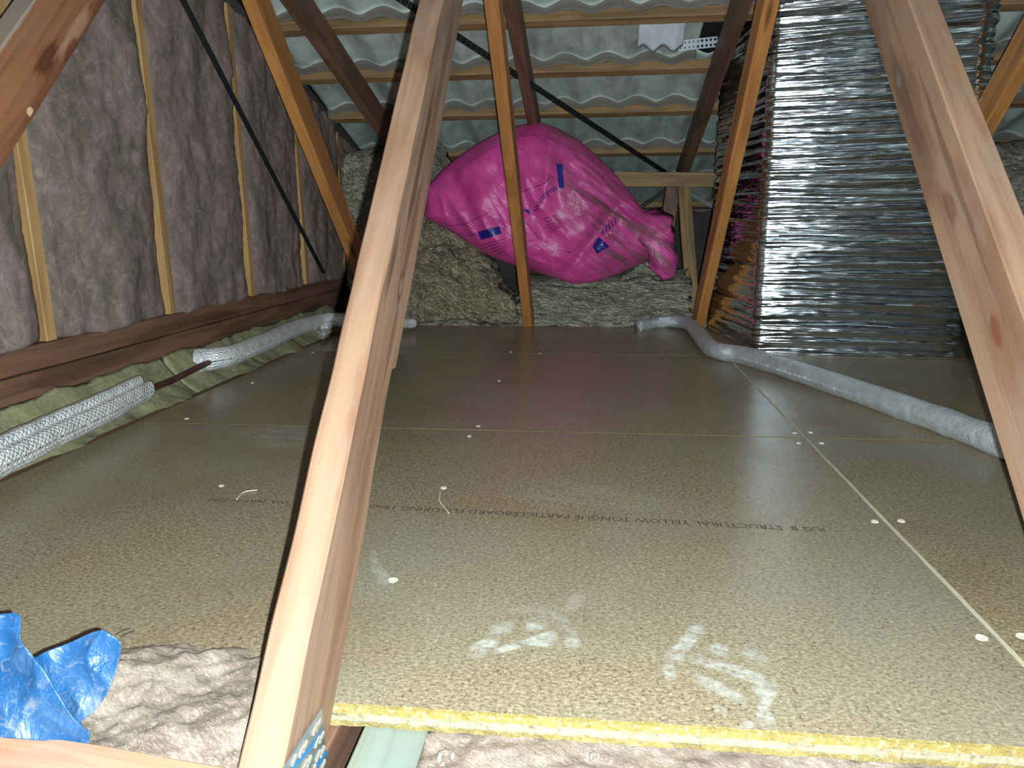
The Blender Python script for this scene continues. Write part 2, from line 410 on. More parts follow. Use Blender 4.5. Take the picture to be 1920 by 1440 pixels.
# ------------------------------------------------------------------ the place: floor
FX0, FX1, FY0, FY1, TH = -1.330, 2.40, 0.770, 4.09, 0.028
SX, SY1, SY2 = 0.564, 1.985, 3.215
fl = empty('floor', (0, 0, 0)); tag(fl, kind='structure')
for (x0, x1) in ((FX0, SX), (SX, FX1)):
    for (y0, y1) in ((FY0 + 0.004, SY1), (SY1, SY2), (SY2, FY1)):
        box('floor_panel', (x0 + 0.0008, y0 + 0.0008, -TH), (x1 - 0.0008, y1 - 0.0008, 0), M_BOARD, fl)
        # object coordinates continue across the panels because the material is built on panel-centred space
# front edge: yellow tongue profile swept along X with a chewed, slightly uneven line
V, Fc = [], []
prof = [(0.0045, 0.0), (0.0, -0.001), (-0.0015, -0.009), (0.002, -0.0105), (0.002, -0.017), (-0.001, -0.0185), (0.0, -0.0275), (0.006, -0.028)]
N = 300
for i in range(N + 1):
    x = -0.36 + (FX1 + 0.36) * i / N
    for (dy, z) in prof:
        p = Vector((x, dy, z)); j = 0.0022 * fbm(p, 90, 4)
        V.append((x, FY0 + dy + j, z + (0.0006 * fbm(p, 50, 2) if z < -0.0005 else 0.0004)))
for i in range(N):
    for k in range(len(prof)):
        a, b = i * len(prof), (i + 1) * len(prof); k2 = (k + 1) % len(prof)
        Fc.append((a + k, a + k2, b + k2, b + k))
e = mobj('panel_edge', V, Fc, M_EDGE, fl); e['label'] = 'yellow tongue edge of the front panels'
def strip(name, a, b, wd, mat, parent, z=0.0006, jit=0.0012):
    a, b = Vector(a), Vector(b); d = (b - a).normalized(); s = Vector((-d.y, d.x, 0)); n = 140; V, Fc = [], []
    for i in range(n + 1):
        p = a.lerp(b, i / n); w1 = wd / 2 * (1 + 0.35 * nz(p, 18, 3)); w2 = wd / 2 * (1 + 0.35 * nz(p, 18, 9))
        c = s * jit * nz(p, 6, 1)
        V += [p + s * w1 + c + Vector((0, 0, z)), p - s * w2 + c + Vector((0, 0, z))]
    Fc = [(2 * i, 2 * i + 1, 2 * i + 3, 2 * i + 2) for i in range(n)]
    return mobj(name, V, Fc, mat, parent)
strip('panel_joint', (SX, FY0 + 0.01, 0), (SX, FY1, 0), 0.0075, M_SEAM, fl)
strip('panel_joint', (FX0 + 0.02, SY1, 0), (FX1, SY1, 0), 0.005, M_SEAMY, fl)
strip('panel_joint', (FX0 + 0.05, SY2, 0), (FX1, SY2, 0), 0.006, M_SEAM, fl)
def disc(name, c, r, mat, parent, ry=None, h=0.0012):
    V, Fc = [], []; n = 18
    for (rr, z) in ((r, 0.0), (r * 0.94, h), (r * 0.35, h * 0.55)):
        for k in range(n):
            t = 2 * math.pi * k / n; q = rr * (1 + 0.07 * math.sin(3 * t + c[0] * 40))
            V.append((c[0] + q * math.cos(t), c[1] + q * math.sin(t), c[2] + z))
    for L_ in (0, 1):
        for k in range(n): Fc.append((L_ * n + k, L_ * n + (k + 1) % n, (L_ + 1) * n + (k + 1) % n, (L_ + 1) * n + k))
    Fc.append([2 * n + k for k in range(n)])
    return mobj(name, V, Fc, mat, parent)
for (px, py, r) in ((1640, 978, 7), (1690, 977, 7), (1840, 1196, 8), (1917, 1193, 8), (1490, 812, 6), (1520, 811, 6), (1497, 831, 6), (1541, 831, 6.5),
                    (832, 915, 7), (737, 1088, 8), (897, 799, 6.5), (880, 818, 6), (936, 714, 6), (350, 785, 7.5), (415, 911, 6), (473, 718, 6.5),
                    (586, 661, 6.5), (612, 657, 6), (1012, 663, 6), (958, 660, 6), (1387, 668, 6)):
    disc('screw', at(px, py, z=0.0), r / 1000, M_DISC, fl)

# ink line on the centre of the front board, upside down for the viewer
def text_mesh(body, size, font_shear=0.0, space=1.0):
    cu = bpy.data.curves.new('txt', 'FONT'); cu.body = body; cu.size = size; cu.shear = font_shear; cu.space_character = space; cu.resolution_u = 2
    o = bpy.data.objects.new('txt', cu); COL.objects.link(o)
    dg = bpy.context.evaluated_depsgraph_get(); me = bpy.data.meshes.new_from_object(o.evaluated_get(dg))
    vs_ = [v.co.copy() for v in me.vertices]; fs = [tuple(p.vertices) for p in me.polygons]
    bpy.data.objects.remove(o); bpy.data.curves.remove(cu); bpy.data.meshes.remove(me)
    return vs_, fs
p_r, p_l = at(1545, 990, z=0), at(690, 946, z=0)
vs_, fs = text_mesh('R.G 8  STRUCTURAL YELLOW TONGUE PARTICLEBOARD FLOORING 19mm', 0.030)
wd_ = max(v.x for v in vs_); k = (p_r - p_l).length / wd_
mobj('printed_text', [Vector((p_r.x - v.x * k, p_r.y - v.y * 1.0 + (p_l.y - p_r.y) * (v.x / wd_), 0.0007)) for v in vs_], fs, M_INK, fl, recalc=False)
p_r, p_l = at(545, 940, z=0), at(395, 936, z=0)
vs_, fs = text_mesh('WA. NAT AI 72N', 0.022); wd_ = max(v.x for v in vs_); k = (p_r - p_l).length / wd_
mobj('printed_text', [Vector((p_r.x - v.x * k, p_r.y - v.y, 0.0007)) for v in vs_], fs, M_INK, fl, recalc=False)

# dust smears on the boards
def smear(polys, name='dust_smear'):
    V, Fc, fade = [], [], []
    for poly, f in polys:
        Q_ = [at(x, y, z=0.0009) for x, y in poly]; m_ = len(Q_); P = []
        for q in range(m_):
            p0_, p1_, p2_, p3_ = Q_[q - 1], Q_[q], Q_[(q + 1) % m_], Q_[(q + 2) % m_]
            for t in (0, 0.25, 0.5, 0.75):
                v_ = 0.5 * (2 * p1_ + (p2_ - p0_) * t + (2 * p0_ - 5 * p1_ + 4 * p2_ - p3_) * t * t + (3 * p1_ - p0_ - 3 * p2_ + p3_) * t ** 3)
                P.append(v_ + Vector((nz(v_, 90), nz(v_, 90, 5), 0)) * 0.004)
        c = sum(P, Vector()) / len(P); b = len(V); n = len(P)
        V.append(c); fade.append(f)
        for s, ff in ((0.4, f), (0.78, f * 0.85), (1.15, 0.0)):
            for p in P: V.append(c + (p - c) * s); fade.append(ff)
        for q in range(n):
            Fc.append((b, b + 1 + q, b + 1 + (q + 1) % n))
            for L_ in (0, 1): Fc.append((b + 1 + L_ * n + q, b + 1 + (L_ + 1) * n + q, b + 1 + (L_ + 1) * n + (q + 1) % n, b + 1 + L_ * n + (q + 1) % n))
    o = mobj(name, V, Fc, M_DUST, fl, recalc=False)
    a = o.data.attributes.new('fade', 'FLOAT', 'POINT')
    for i, f in enumerate(fade): a.data[i].value = f
    return o
smear([([(880, 1222), (892, 1205), (930, 1192), (940, 1200), (915, 1222), (893, 1236)], 1.1),
       ([(932, 1215), (990, 1195), (1038, 1183), (1037, 1210), (985, 1214), (934, 1226)], 1.1),
       ([(912, 1186), (925, 1170), (958, 1165), (960, 1182), (920, 1192)], 0.9),
       ([(984, 1180), (992, 1160), (1020, 1152), (1028, 1175), (1000, 1184)], 0.8),
       ([(1030, 1150), (1052, 1150), (1082, 1185), (1070, 1190)], 0.6),
       ([(1060, 1196), (1084, 1198), (1088, 1212), (1060, 1214)], 0.9),
       ([(945, 1140), (1040, 1135), (1060, 1148), (990, 1152)], 0.3)])
smear([([(1246, 1232), (1268, 1205), (1295, 1172), (1320, 1176), (1310, 1200), (1285, 1225), (1275, 1244)], 1.0),
       ([(1240, 1248), (1262, 1248), (1269, 1262), (1264, 1278), (1250, 1272)], 1.0),
       ([(1298, 1226), (1330, 1232), (1390, 1250), (1440, 1270), (1450, 1290), (1420, 1285), (1360, 1262), (1300, 1243)], 1.0),
       ([(1322, 1218), (1345, 1205), (1362, 1212), (1366, 1232), (1340, 1228)], 0.8),
       ([(1298, 1262), (1330, 1270), (1380, 1295), (1398, 1312), (1390, 1325), (1350, 1305), (1310, 1280)], 0.9),
       ([(1412, 1290), (1445, 1275), (1460, 1300), (1440, 1330), (1453, 1355), (1440, 1362), (1415, 1345), (1425, 1315)], 0.95),
       ([(1385, 1362), (1400, 1352), (1418, 1358), (1410, 1366), (1388, 1367)], 0.9),
       ([(1388, 1215), (1410, 1212), (1448, 1240), (1445, 1253), (1400, 1240)], 0.55),
       ([(1335, 1325), (1350, 1322), (1366, 1334), (1350, 1338)], 0.5)])
smear([([(692, 1036), (706, 1034), (712, 1055), (728, 1075), (735, 1092), (712, 1095), (700, 1070)], 0.55)])
smear([([(455, 803), (580, 800), (600, 835), (480, 838)], 0.35), ([(940, 905), (1060, 900), (1250, 935), (1200, 960), (1000, 945)], 0.22),
       ([(1060, 1130), (1090, 1105), (1100, 1120), (1075, 1145)], 0.4)])
def wisp(pts, r, name='stray_fibre'):
    o = tube(name, [at(x, y, z=0.0025) for x, y in pts], r, M_DISC, 24, 6, fl); return o
wisp([(826, 920), (824, 938), (832, 950), (842, 962)], 0.0009)
wisp([(443, 937), (455, 924), (470, 920), (482, 919)], 0.0010)

# ------------------------------------------------------------------ truss timbers
TR = (-1.205, -0.325, 0.568, 1.465)
TRN = ('left', 'middle', 'right', 'far right')
A45 = math.radians(45.2)
def local_of(c, px, py, face, y0=0.670, z0=-0.03, z1=1.55):
    k = 1 / math.tan(math.radians(45.6))
    M = frame(Vector((c, y0 + z0 * k, z0)), Vector((c, y0 + z1 * k, z1)), Vector((1, 0, 0)))
    return M.inverted() @ at(px, py, x=face)
def spot(c, face, px, py, rx, rz, col, amt):
    p = local_of(c, px, py, face); return (p.x, p.y, p.z, rx, 0.014, rz, lin(*col), amt)
PALE_ = (lin(142, 110, 88), lin(120, 88, 68), lin(106, 70, 50), 0.55, 0.6, lin(140, 118, 104))
W_MID = wood('pale_pine_with_knot', *PALE_, spots=[spot(TR[1], -0.302, 752, 535, 0.045, 0.016, (84, 50, 34), 0.85), spot(TR[1], -0.302, 752, 535, 0.022, 0.009, (150, 120, 92), 0.9),
    spot(TR[1], -0.302, 790, 290, 0.26, 0.014, (92, 54, 34), 0.85), spot(TR[1], -0.302, 775, 420, 0.16, 0.018, (104, 66, 44), 0.7), spot(TR[1], -0.302, 835, 110, 0.22, 0.02, (104, 66, 48), 0.7),
    spot(TR[1], -0.302, 690, 860, 0.14, 0.014, (112, 80, 56), 0.55), spot(TR[1], -0.302, 735, 640, 0.10, 0.010, (100, 64, 44), 0.6)])
W_RGT = wood('pale_pine_with_stains', *PALE_, spots=[spot(0.569, 0.545, 1868, 620, 0.035, 0.014, (110, 58, 34), 0.8), spot(0.569, 0.545, 1783, 385, 0.045, 0.018, (96, 62, 44), 0.6),
    spot(0.569, 0.545, 1700, 190, 0.20, 0.022, (92, 66, 54), 0.6), spot(0.569, 0.545, 1790, 330, 0.30, 0.010, (90, 60, 46), 0.6), spot(0.569, 0.545, 1686, 150, 0.02, 0.012, (120, 112, 100), 0.7)])
W_TL = wood('rust_stained_web_timber', lin(140, 92, 62), lin(116, 72, 48), lin(96, 50, 32), 0.6, 0.8, lin(128, 98, 80), spots=[(0.8, 0.0, -0.0675, 2.5, 0.06, 0.010, lin(150, 134, 122), 0.85), spot(TR[0], -1.18, 90, 110, 0.07, 0.03, (88, 40, 24), 0.9),
    spot(TR[0], -1.18, 140, 60, 0.12, 0.02, (176, 134, 110), 0.6), spot(TR[0], -1.18, 55, 208, 0.014, 0.010, (206, 170, 130), 0.95), spot(TR[0], -1.18, 135, 95, 0.05, 0.02, (92, 42, 26), 0.8)])
def web_up(c, mat, label, ch=None, n=24, wid=0.05, y0=0.670, z0=-0.03, z1=1.55, t_=0.133):
    k = 1 / math.tan(math.radians(45.6))
    o = beam('truss_web', (c, y0 + z0 * k, z0), (c, y0 + z1 * k, z1), wid, t_, mat, n=n, ch=ch)
    return tag(o, label, 'roof timber', 'rising webs of the roof trusses')
def web_down(c, mat, label, y0=4.15, z0=0.0, z1=1.42, ang=43.5, wid=0.05, t_=0.12):
    k = 1 / math.tan(math.radians(ang))
    o = beam('truss_web', (c, y0 - z0 * k, z0), (c, y0 - z1 * k, z1), wid, t_, mat)
    return tag(o, label, 'roof timber', 'far webs of the roof trusses')
T_CHIP = (at(728, 690, x=-0.30).z + 0.06) / 1.58
def ch_front(k, t):
    # corner numbering in beam(): wane on the two right-hand arrises of the front web
    s = 0.0025
    if k == 1: s = 0.004 + 0.006 * abs(noise.noise(Vector((t * 14, 2, 0)))) + 0.012 * smooth01(0.55, 0.8, t)
    if k == 2: s = 0.003 + 0.004 * abs(noise.noise(Vector((t * 20, 5, 0)))) + 0.016 * smooth01(T_CHIP + 0.004, T_CHIP - 0.004, t) * smooth01(T_CHIP - 0.20, T_CHIP - 0.05, t)
    return s
w0 = web_up(TR[1], W_MID, 'thick pale pine web crossing the middle of the picture from bottom to top', ch_front, 160, wid=0.046)
web_up(0.569, W_RGT, 'thick pale pine web leaning down through the right edge of the picture')
web_up(TR[0], W_TL, 'rust-stained brown web crossing the top left corner')
web_down(TR[0] + 0.005, W_ORANGE, 'orange far web in front of the pink wall, its foot behind the pale central web')
web_down(-0.362, W_ORANGE, 'slim orange web standing in front of the pink bag', t_=0.11)
web_down(0.562, W_ORANGE, 'orange web leaning along the left side of the foil shaft')
web_down(TR[3], W_ORANGE, 'short length of orange web at the right edge beside the foil shaft')
ZR = lambda y: 2.27 - 0.285 * y           # underside of rafters
for c, lab, y1 in ((TR[0], 'dark brown rafter at upper left running down to the loose wool', 6.3), (-0.345, 'dark red-brown rafter running down behind the top of the pink bag', 6.3),
               (0.555, 'dark brown rafter between the pink bag and the foil shaft', 6.3), (TR[3], 'rafter passing behind the foil shaft at upper right', 6.3)):
    d = Vector((0, 1, -0.285)).normalized(); nrm = Vector((0, 0.285, 1)).normalized()
    p0 = Vector((c, 0.6, ZR(0.6))) + nrm * 0.066; p1 = Vector((c, y1, ZR(y1))) + nrm * 0.066
    tag(beam('rafter', p0, p1, 0.05, 0.128, W_BROWN), lab, 'roof timber', 'rafters of the roof trusses')
# bottom chords under the boards
for i, c in enumerate(TR):
    tag(beam('ceiling_joist', (c, 0.25, -TH - 0.052), (c, 6.3, -TH - 0.052), 0.046, 0.1, W_BROWN),
        'brown bottom chord of the %s truss under the boards' % TRN[i], 'joist', 'bottom chords under the floor')
gj = beam('treated_joist', (-0.232, 0.40, -0.075), (-0.232, 1.25, -0.075), 0.078, 0.09, W_GREEN)
tag(gj, 'pale green treated joist poking out under the yellow board edge', 'joist')
# timber along the open left side of the boards
sj = beam('trimmer_joist', (-1.362, 0.9, -0.05), (-1.362, 4.1, -0.05), 0.05, 0.075, W_BROWN, n=60)
tag(sj, 'brown joist showing along the left side of the boards under the lagged pipe', 'joist')
# near timber across the bottom left corner
a_, b_ = at(-60, 1356, z=0.045), at(520, 1452, z=0.045)
d_ = (b_ - a_).normalized(); s_ = Vector((-d_.y, d_.x, 0))
nt = beam('near_timber', a_ - s_ * 0.045 - Vector((0, 0, 0.045)), b_ - s_ * 0.045 - Vector((0, 0, 0.045)), 0.09, 0.09, W_NEAR, side=s_)
tag(nt, 'bright pale timber lying across the bottom left corner', 'timber')

# toothed plate on the foot of the front web
M_TOOTH = plain('dusty_plate_teeth', lin(150, 140, 126), 0.6)
def nail_plate():
    root_x = TR[1] + 0.023 + 0.002
    def Q(px, py): return at(px, py, x=root_x)
    pl = [Q(601, 1327), Q(613, 1455), Q(520, 1455)]
    P3 = [p for p in pl]
    V = [p + Vector((0.0, 0, 0)) for p in P3] + [p + Vector((0.0016, 0, 0)) for p in P3]
    o = mobj('nail_plate', V, [(0, 1, 2), (3, 5, 4), (0, 3, 4, 1), (1, 4, 5, 2), (2, 5, 3, 0)], M_STEEL)
    o['label'] = 'galvanised toothed nail plate'
    slots = []
    for (px, py) in ((594, 1358), (588, 1366), (600, 1381), (592, 1390), (569, 1398), (562, 1408), (602, 1408), (594, 1416), (577, 1426), (569, 1434), (603, 1434), (548, 1424), (585, 1442)):
        a, b = Q(px - 5, py + 10), Q(px + 3, py - 8); d = (b - a); s = Vector((0, -d.z, d.y)).normalized() * 0.0024
        V = []
        for off in (0.0018, 0.0034):
            for p in (a - s, b - s, b + s, a + s): V.append(p + Vector((off, 0, 0)))
        mobj('tooth', V, [(0, 1, 2, 3), (4, 5, 6, 7), (0, 1, 5, 4), (1, 2, 6, 5), (2, 3, 7, 6), (3, 0, 4, 7)], M_TOOTH, o)
    for pts in (((545, 1440), (575, 1406), (604, 1371)), ((578, 1450), (596, 1430), (610, 1408))):
        V = []
        for (px, py) in pts:
            for w_ in (-2.5, 2.5): V.append(Q(px + w_, py + w_) + Vector((0.0019, 0, 0)))
        m_ = mobj('blue_mark', V, [(0, 1, 3, 2), (2, 3, 5, 4)], M_NAVYB, o, recalc=False)
    bpy.context.view_layer.update(); o.parent = w0; o.matrix_parent_inverse = w0.matrix_world.inverted()
    return o
M_NAVYB = plain('blue_marker', lin(40, 110, 160), 0.5)
nail_plate()

# ------------------------------------------------------------------ left wall: plate, studs, batts
WX, WK = -1.53, 0.78
WZ0 = 0.102
WL = box('wall_left', (WX - 0.14, -0.3, -0.12), (WX - 0.11, 6.9, 2.5), plain('grey_wall_board', lin(96, 88, 82), 0.9, 0, (20, 0.2, 0.005), 0.2)); tag(WL, kind='structure')
b1 = beam('wall_plate', (WX - 0.045, 0.2, WZ0 + 0.035), (WX - 0.045, 6.2, WZ0 + 0.035), 0.09, 0.07, W_BROWN, side=Vector((1, 0, 0)), n=80)
tag(b1, 'lower of the two long brown timbers at the foot of the pink wall', 'wall timber')
b2 = beam('wall_plate', (WX - 0.05, 0.2, WZ0 + 0.1075), (WX - 0.05, 6.2, WZ0 + 0.1085), 0.09, 0.07, W_BROWN, side=Vector((1, 0, 0)), n=80)
tag(b2, 'upper of the two long brown timbers, right under the pink wall batts', 'wall timber')
SY = [0.62, 1.27, 1.955, 2.585, 3.25, 3.905, 4.55, 5.2]
snames = ['stud at the extreme left outside corner', 'stud hidden by the rust-stained corner web', 'tan stud nearest the camera between two pink batts', 'tan stud under the black strap top, second in view',
          'tan stud crossed by the black strap, third in view', 'tan stud near the foot of the black strap, fourth in view', 'short dim stud in the far corner above the loose wool', 'last dim stud by the eave']
ztop = WZ0 + 0.145
RT = lambda y: 2.41 - 0.285 * y
for y, nm in zip(SY, snames):
    st = beam('wall_stud', (WX - 0.052, y, ztop), (WX - 0.052, y - 0.02, max(ztop + 0.1, RT(y) - 0.02)), 0.09, 0.042, W_STUD, n=30)
    tag(st, nm, 'wall stud', 'studs of the insulated wall')
edges = [0.0] + SY + [6.1]
bl = ['beside the outside corner', 'behind the rust-stained corner web', 'left of the first tan stud in view', 'between the first and second tan studs, widest in view',
      'between the second and third tan studs', 'between the third and fourth tan studs, crossed by the black strap', 'behind the orange far web', 'in the far corner behind the loose wool', 'beyond the last stud at the eave']
for i in range(len(edges) - 1):
    ya, yb = edges[i], edges[i + 1]; nu, nv = 44, 90; V, Fc = [], []
    sd = i * 5.1
    for j in range(nv + 1):
        for q in range(nu + 1):
            u, v = q / nu, j / nv
            z0_ = ztop - 0.012 + 0.010 * fbm((ya + u, 0, 0), 6, 3, sd)
            gapa = 0.014 + 0.012 * fbm((0, 0, v * 3), 2, 4, sd); gapb = 0.018 + 0.013 * fbm((0, 3, v * 3), 2, 4, sd + 4)
            y = ya + gapa + (yb - ya - gapa - gapb) * u
            zt = RT(y) - 0.01
            z = z0_ + max(0.05, (zt - z0_)) * v
            edge = min(u, 1 - u) * 2
            bul = 0.030 * (1 - (1 - min(1, edge * 2.4)) ** 2.5)
            x = WX - 0.028 + bul + 0.020 * fbm((0, y, z * 0.6), 5, 4, sd) * min(1, edge * 5 + 0.3) + 0.004 * fbm((0, y, z), 30, 3, sd)
            if j == 0: x -= 0.02
            V.append((x, y, z))
    for j in range(nv):
        for q in range(nu): Fc.append((j * (nu + 1) + q, j * (nu + 1) + q + 1, (j + 1) * (nu + 1) + q + 1, (j + 1) * (nu + 1) + q))
    # returns to the back so the batt has its real thickness
    b0 = len(V); per = [q for q in range(nu + 1)] + [j * (nu + 1) + nu for j in range(1, nu * 0 + nv + 1)] + [nv * (nu + 1) + q for q in range(nu - 1, -1, -1)] + [j * (nu + 1) for j in range(nv - 1, 0, -1)]
    for k_ in per: V.append((WX - 0.1, V[k_][1], V[k_][2]))
    L_ = len(per)
    for k_ in range(L_): Fc.append((per[k_], b0 + k_, b0 + (k_ + 1) % L_, per[(k_ + 1) % L_]))
    Fc.append([b0 + k_ for k_ in range(L_)])
    o = recentre(mobj('wall_batt', V, Fc, M_WALLWOOL, smooth=True))
    tag(o, 'pinkish-brown glass wool batt ' + bl[i], 'insulation batt', 'batts between the wall studs')

# yellow-green wool between the boards and the wall
def ground(name, x0, x1, y0, y1, zf, mat, nx, ny, thick=0.06, label=None, cat='insulation', xs=None):
    V, Fc = [], []
    for j in range(ny + 1):
        for i in range(nx + 1):
            x = x0 + (x1 - x0) * i / nx; y = y0 + (y1 - y0) * j / ny
            V.append((x, y, zf(x, y)))
    for j in range(ny):
        for i in range(nx): Fc.append((j * (nx + 1) + i, j * (nx + 1) + i + 1, (j + 1) * (nx + 1) + i + 1, (j + 1) * (nx + 1) + i))
    b0 = len(V); per = list(range(nx + 1)) + [j * (nx + 1) + nx for j in range(1, ny + 1)] + [ny * (nx + 1) + i for i in range(nx - 1, -1, -1)] + [j * (nx + 1) for j in range(ny - 1, 0, -1)]
    for k_ in per: V.append((V[k_][0], V[k_][1], min(V[k_][2] - 0.01, -thick)))
    L_ = len(per)
    for k_ in range(L_): Fc.append((per[k_], b0 + k_, b0 + (k_ + 1) % L_, per[(k_ + 1) % L_]))
    Fc.append([b0 + k_ for k_ in range(L_)])
    o = recentre(mobj(name, V, Fc, mat, smooth=True)); tag(o, label, cat); return o
def zs(x, y):
    u = (x + 1.345) / (WX + 1.345)
    edge_gap = 0.02 * smooth01(0.0, 0.5, 0.15 + 0.9 * nz((0, y, 0), 3.1, 5)) 
    return -0.018 + 0.130 * max(0, u) ** 1.7 + 0.016 * fbm((x, y, 0), 6, 3) + 0.002 * fbm((x, y, 0), 40, 3) - edge_gap * (1 - u)
segs = [(0.3, 1.50, 'yellow wool strip beside the wall under the nearer lagging'), (1.52, 2.45, 'greenish wool strip beside the wall under the bare copper pipe'), (2.47, 4.2, 'dim greenish wool strip beside the wall under the torn lagging')]
M_YW = wool('pale_yellow_glass_wool', lin(156, 152, 108), lin(136, 132, 96), lin(172, 168, 122), (1, 1, 1), (0, 0, 0), 7, 0.5, (16, 16, 16), 0.3)
for k_, (ya, yb, lab) in enumerate(segs):
    ground('floor_batt', -1.338, WX + 0.004, ya, yb, zs, (M_YW, M_YELLOWWOOL, M_YELLOWWOOL)[k_], 26, int((yb - ya) * 90), 0.1, lab, 'insulation batt')['group'] = 'wool strips beside the wall'

# ------------------------------------------------------------------ roof: battens, tile rows, straps
BY = [3.05, 3.49, 3.94, 4.41, 5.00, 5.58, 6.12]
rb = math.atan(0.285)
ordn = ['batten above the top edge of the picture', 'uppermost batten in view', 'second batten from the top', 'third batten from the top', 'fourth batten from the top, behind the top of the pink bag', 'fifth batten, low down near the eave', 'lowest batten at the eave']
nrm = Vector((0, 0.285, 1)).normalized(); dwn = Vector((0, 1, -0.285)).normalized()
XR0, XR1 = WX - 0.02, 3.4
for y, nm in zip(BY, ordn):
    p = Vector((0, y, RT(y))) + nrm * 0.024 + dwn * 0.032
    o = beam('roof_batten', (XR0, p.y, p.z), (XR1, p.y, p.z), 0.066, 0.046, W_BATTEN, side=dwn, n=60, ch=lambda k, t: 0.004 + 0.006 * abs(noise.noise(Vector((t * 30, k, 1)))))
    tag(o, 'old horizontal timber ' + nm, 'roof batten', 'battens under the roof tiles')
M_LIP = plain('dull_tile_lip', lin(112, 104, 96), 0.75, 0.0, (40, 0.3, 0.004), 0.35)
PER = 0.205
def wave(x): 
    u = (x / PER) % 1.0
    return 0.5 - 0.5 * math.cos(2 * math.pi * u) if True else 0
def tile_row(i, ya, yb, label, x0=XR0, x1=XR1):
    nx = int((x1 - x0) / 0.0125); ny = 14; V, Fc = [], []; cols = ny + 1 + 4
    for a in range(nx + 1):
        x = x0 + (x1 - x0) * a / nx; wv = wave(x + 0.03 * i) ** 0.75
        for b in range(ny + 1):
            v = b / ny; y = ya + (yb - ya) * v
            h = 0.062 + 0.036 * wv - 0.014 * v + 0.0015 * fbm((x, y, 0), 7, 3, i)
            p = Vector((x, y, RT(y))) + nrm * h
            V.append(p)
        base = V[-1]
        for k_ in range(1, 5):     # turned-down scalloped lip at the lower end of each course
            V.append(base - nrm * (0.013 * k_ * (0.7 + 0.3 * wv)) + dwn * (0.003 * math.sin(k_ * 1.2)) + Vector((0, 0, 0.004 * fbm((x, k_, 0), 9, 2, i))))
    for a in range(nx):
        for b in range(cols - 1): Fc.append((a * cols + b, a * cols + b + 1, (a + 1) * cols + b + 1, (a + 1) * cols + b))
    o = mobj('roof_tile_row', V, Fc, M_TILE, smooth=True, recalc=False)
    o.data.materials.append(M_LIP)
    for f in o.data.polygons:
        if f.index % (cols - 1) >= ny: f.material_index = 1
    sm = o.modifiers.new('solid', 'SOLIDIFY'); sm.thickness = 0.002; sm.offset = 1
    return tag(o, label, 'roof tiles', 'rows of pressed roof tiles')
tl = ['wavy roof tile row above the top edge', 'wavy roof tile row at the top of the picture, left of the dark opening', 'wavy tile row just above the second batten', 'wavy tile row just above the third batten', 'wavy tile row just above the fourth batten', 'wavy tile row above the fifth batten', 'wavy tile row at the eave']
rows = [(2.4, 3.02), (3.02, 3.47), (3.47, 3.92), (3.92, 4.39), (4.39, 4.98), (4.98, 5.56), (5.56, 6.3)]
HX0, HX1 = 0.47, 0.78
for i, (ya, yb) in enumerate(rows):
    if i == 2:
        tile_row(i, ya, yb, 'wavy tile row under the top batten, left of the dark opening', XR0, HX0)
        tile_row(i, ya, yb, 'wavy tile row under the top batten, right of the dark opening', HX1, XR1)
    else: tile_row(i, ya, yb, tl[i])
tag(box('wall_back', (WX - 0.14, 6.32, -0.2), (3.6, 6.38, 0.72), plain('dark_eave_board', lin(70, 66, 58), 0.9, 0, (15, 0.3, 0.01), 0.4)), kind='structure')
tag(box('wall_right', (3.42, -0.3, -0.2), (3.48, 6.4, 2.5), plain('dim_wall_board', lin(84, 80, 74), 0.9, 0, (15, 0.3, 0.01), 0.4)), kind='structure')
# added black slab above the tiles: keeps light out and darkens the opening
V = []
for (y, h) in ((-0.6, 0.15), (2.5, 0.15), (6.5, 0.15)):
    for x in (WX - 0.2, 3.5):
        for e_ in (0.0, 0.03): V.append(Vector((x, y, RT(y))) + nrm * (h + e_))
Fc = []
for k_ in (0, 4): Fc += [(k_, k_ + 2, k_ + 6, k_ + 4), (k_ + 1, k_ + 5, k_ + 7, k_ + 3), (k_, k_ + 4, k_ + 5, k_ + 1), (k_ + 2, k_ + 3, k_ + 7, k_ + 6)]
Fc += [(0, 1, 3, 2), (8, 10, 11, 9)]
tag(mobj('ceiling', V, Fc, M_DARK), kind='structure')

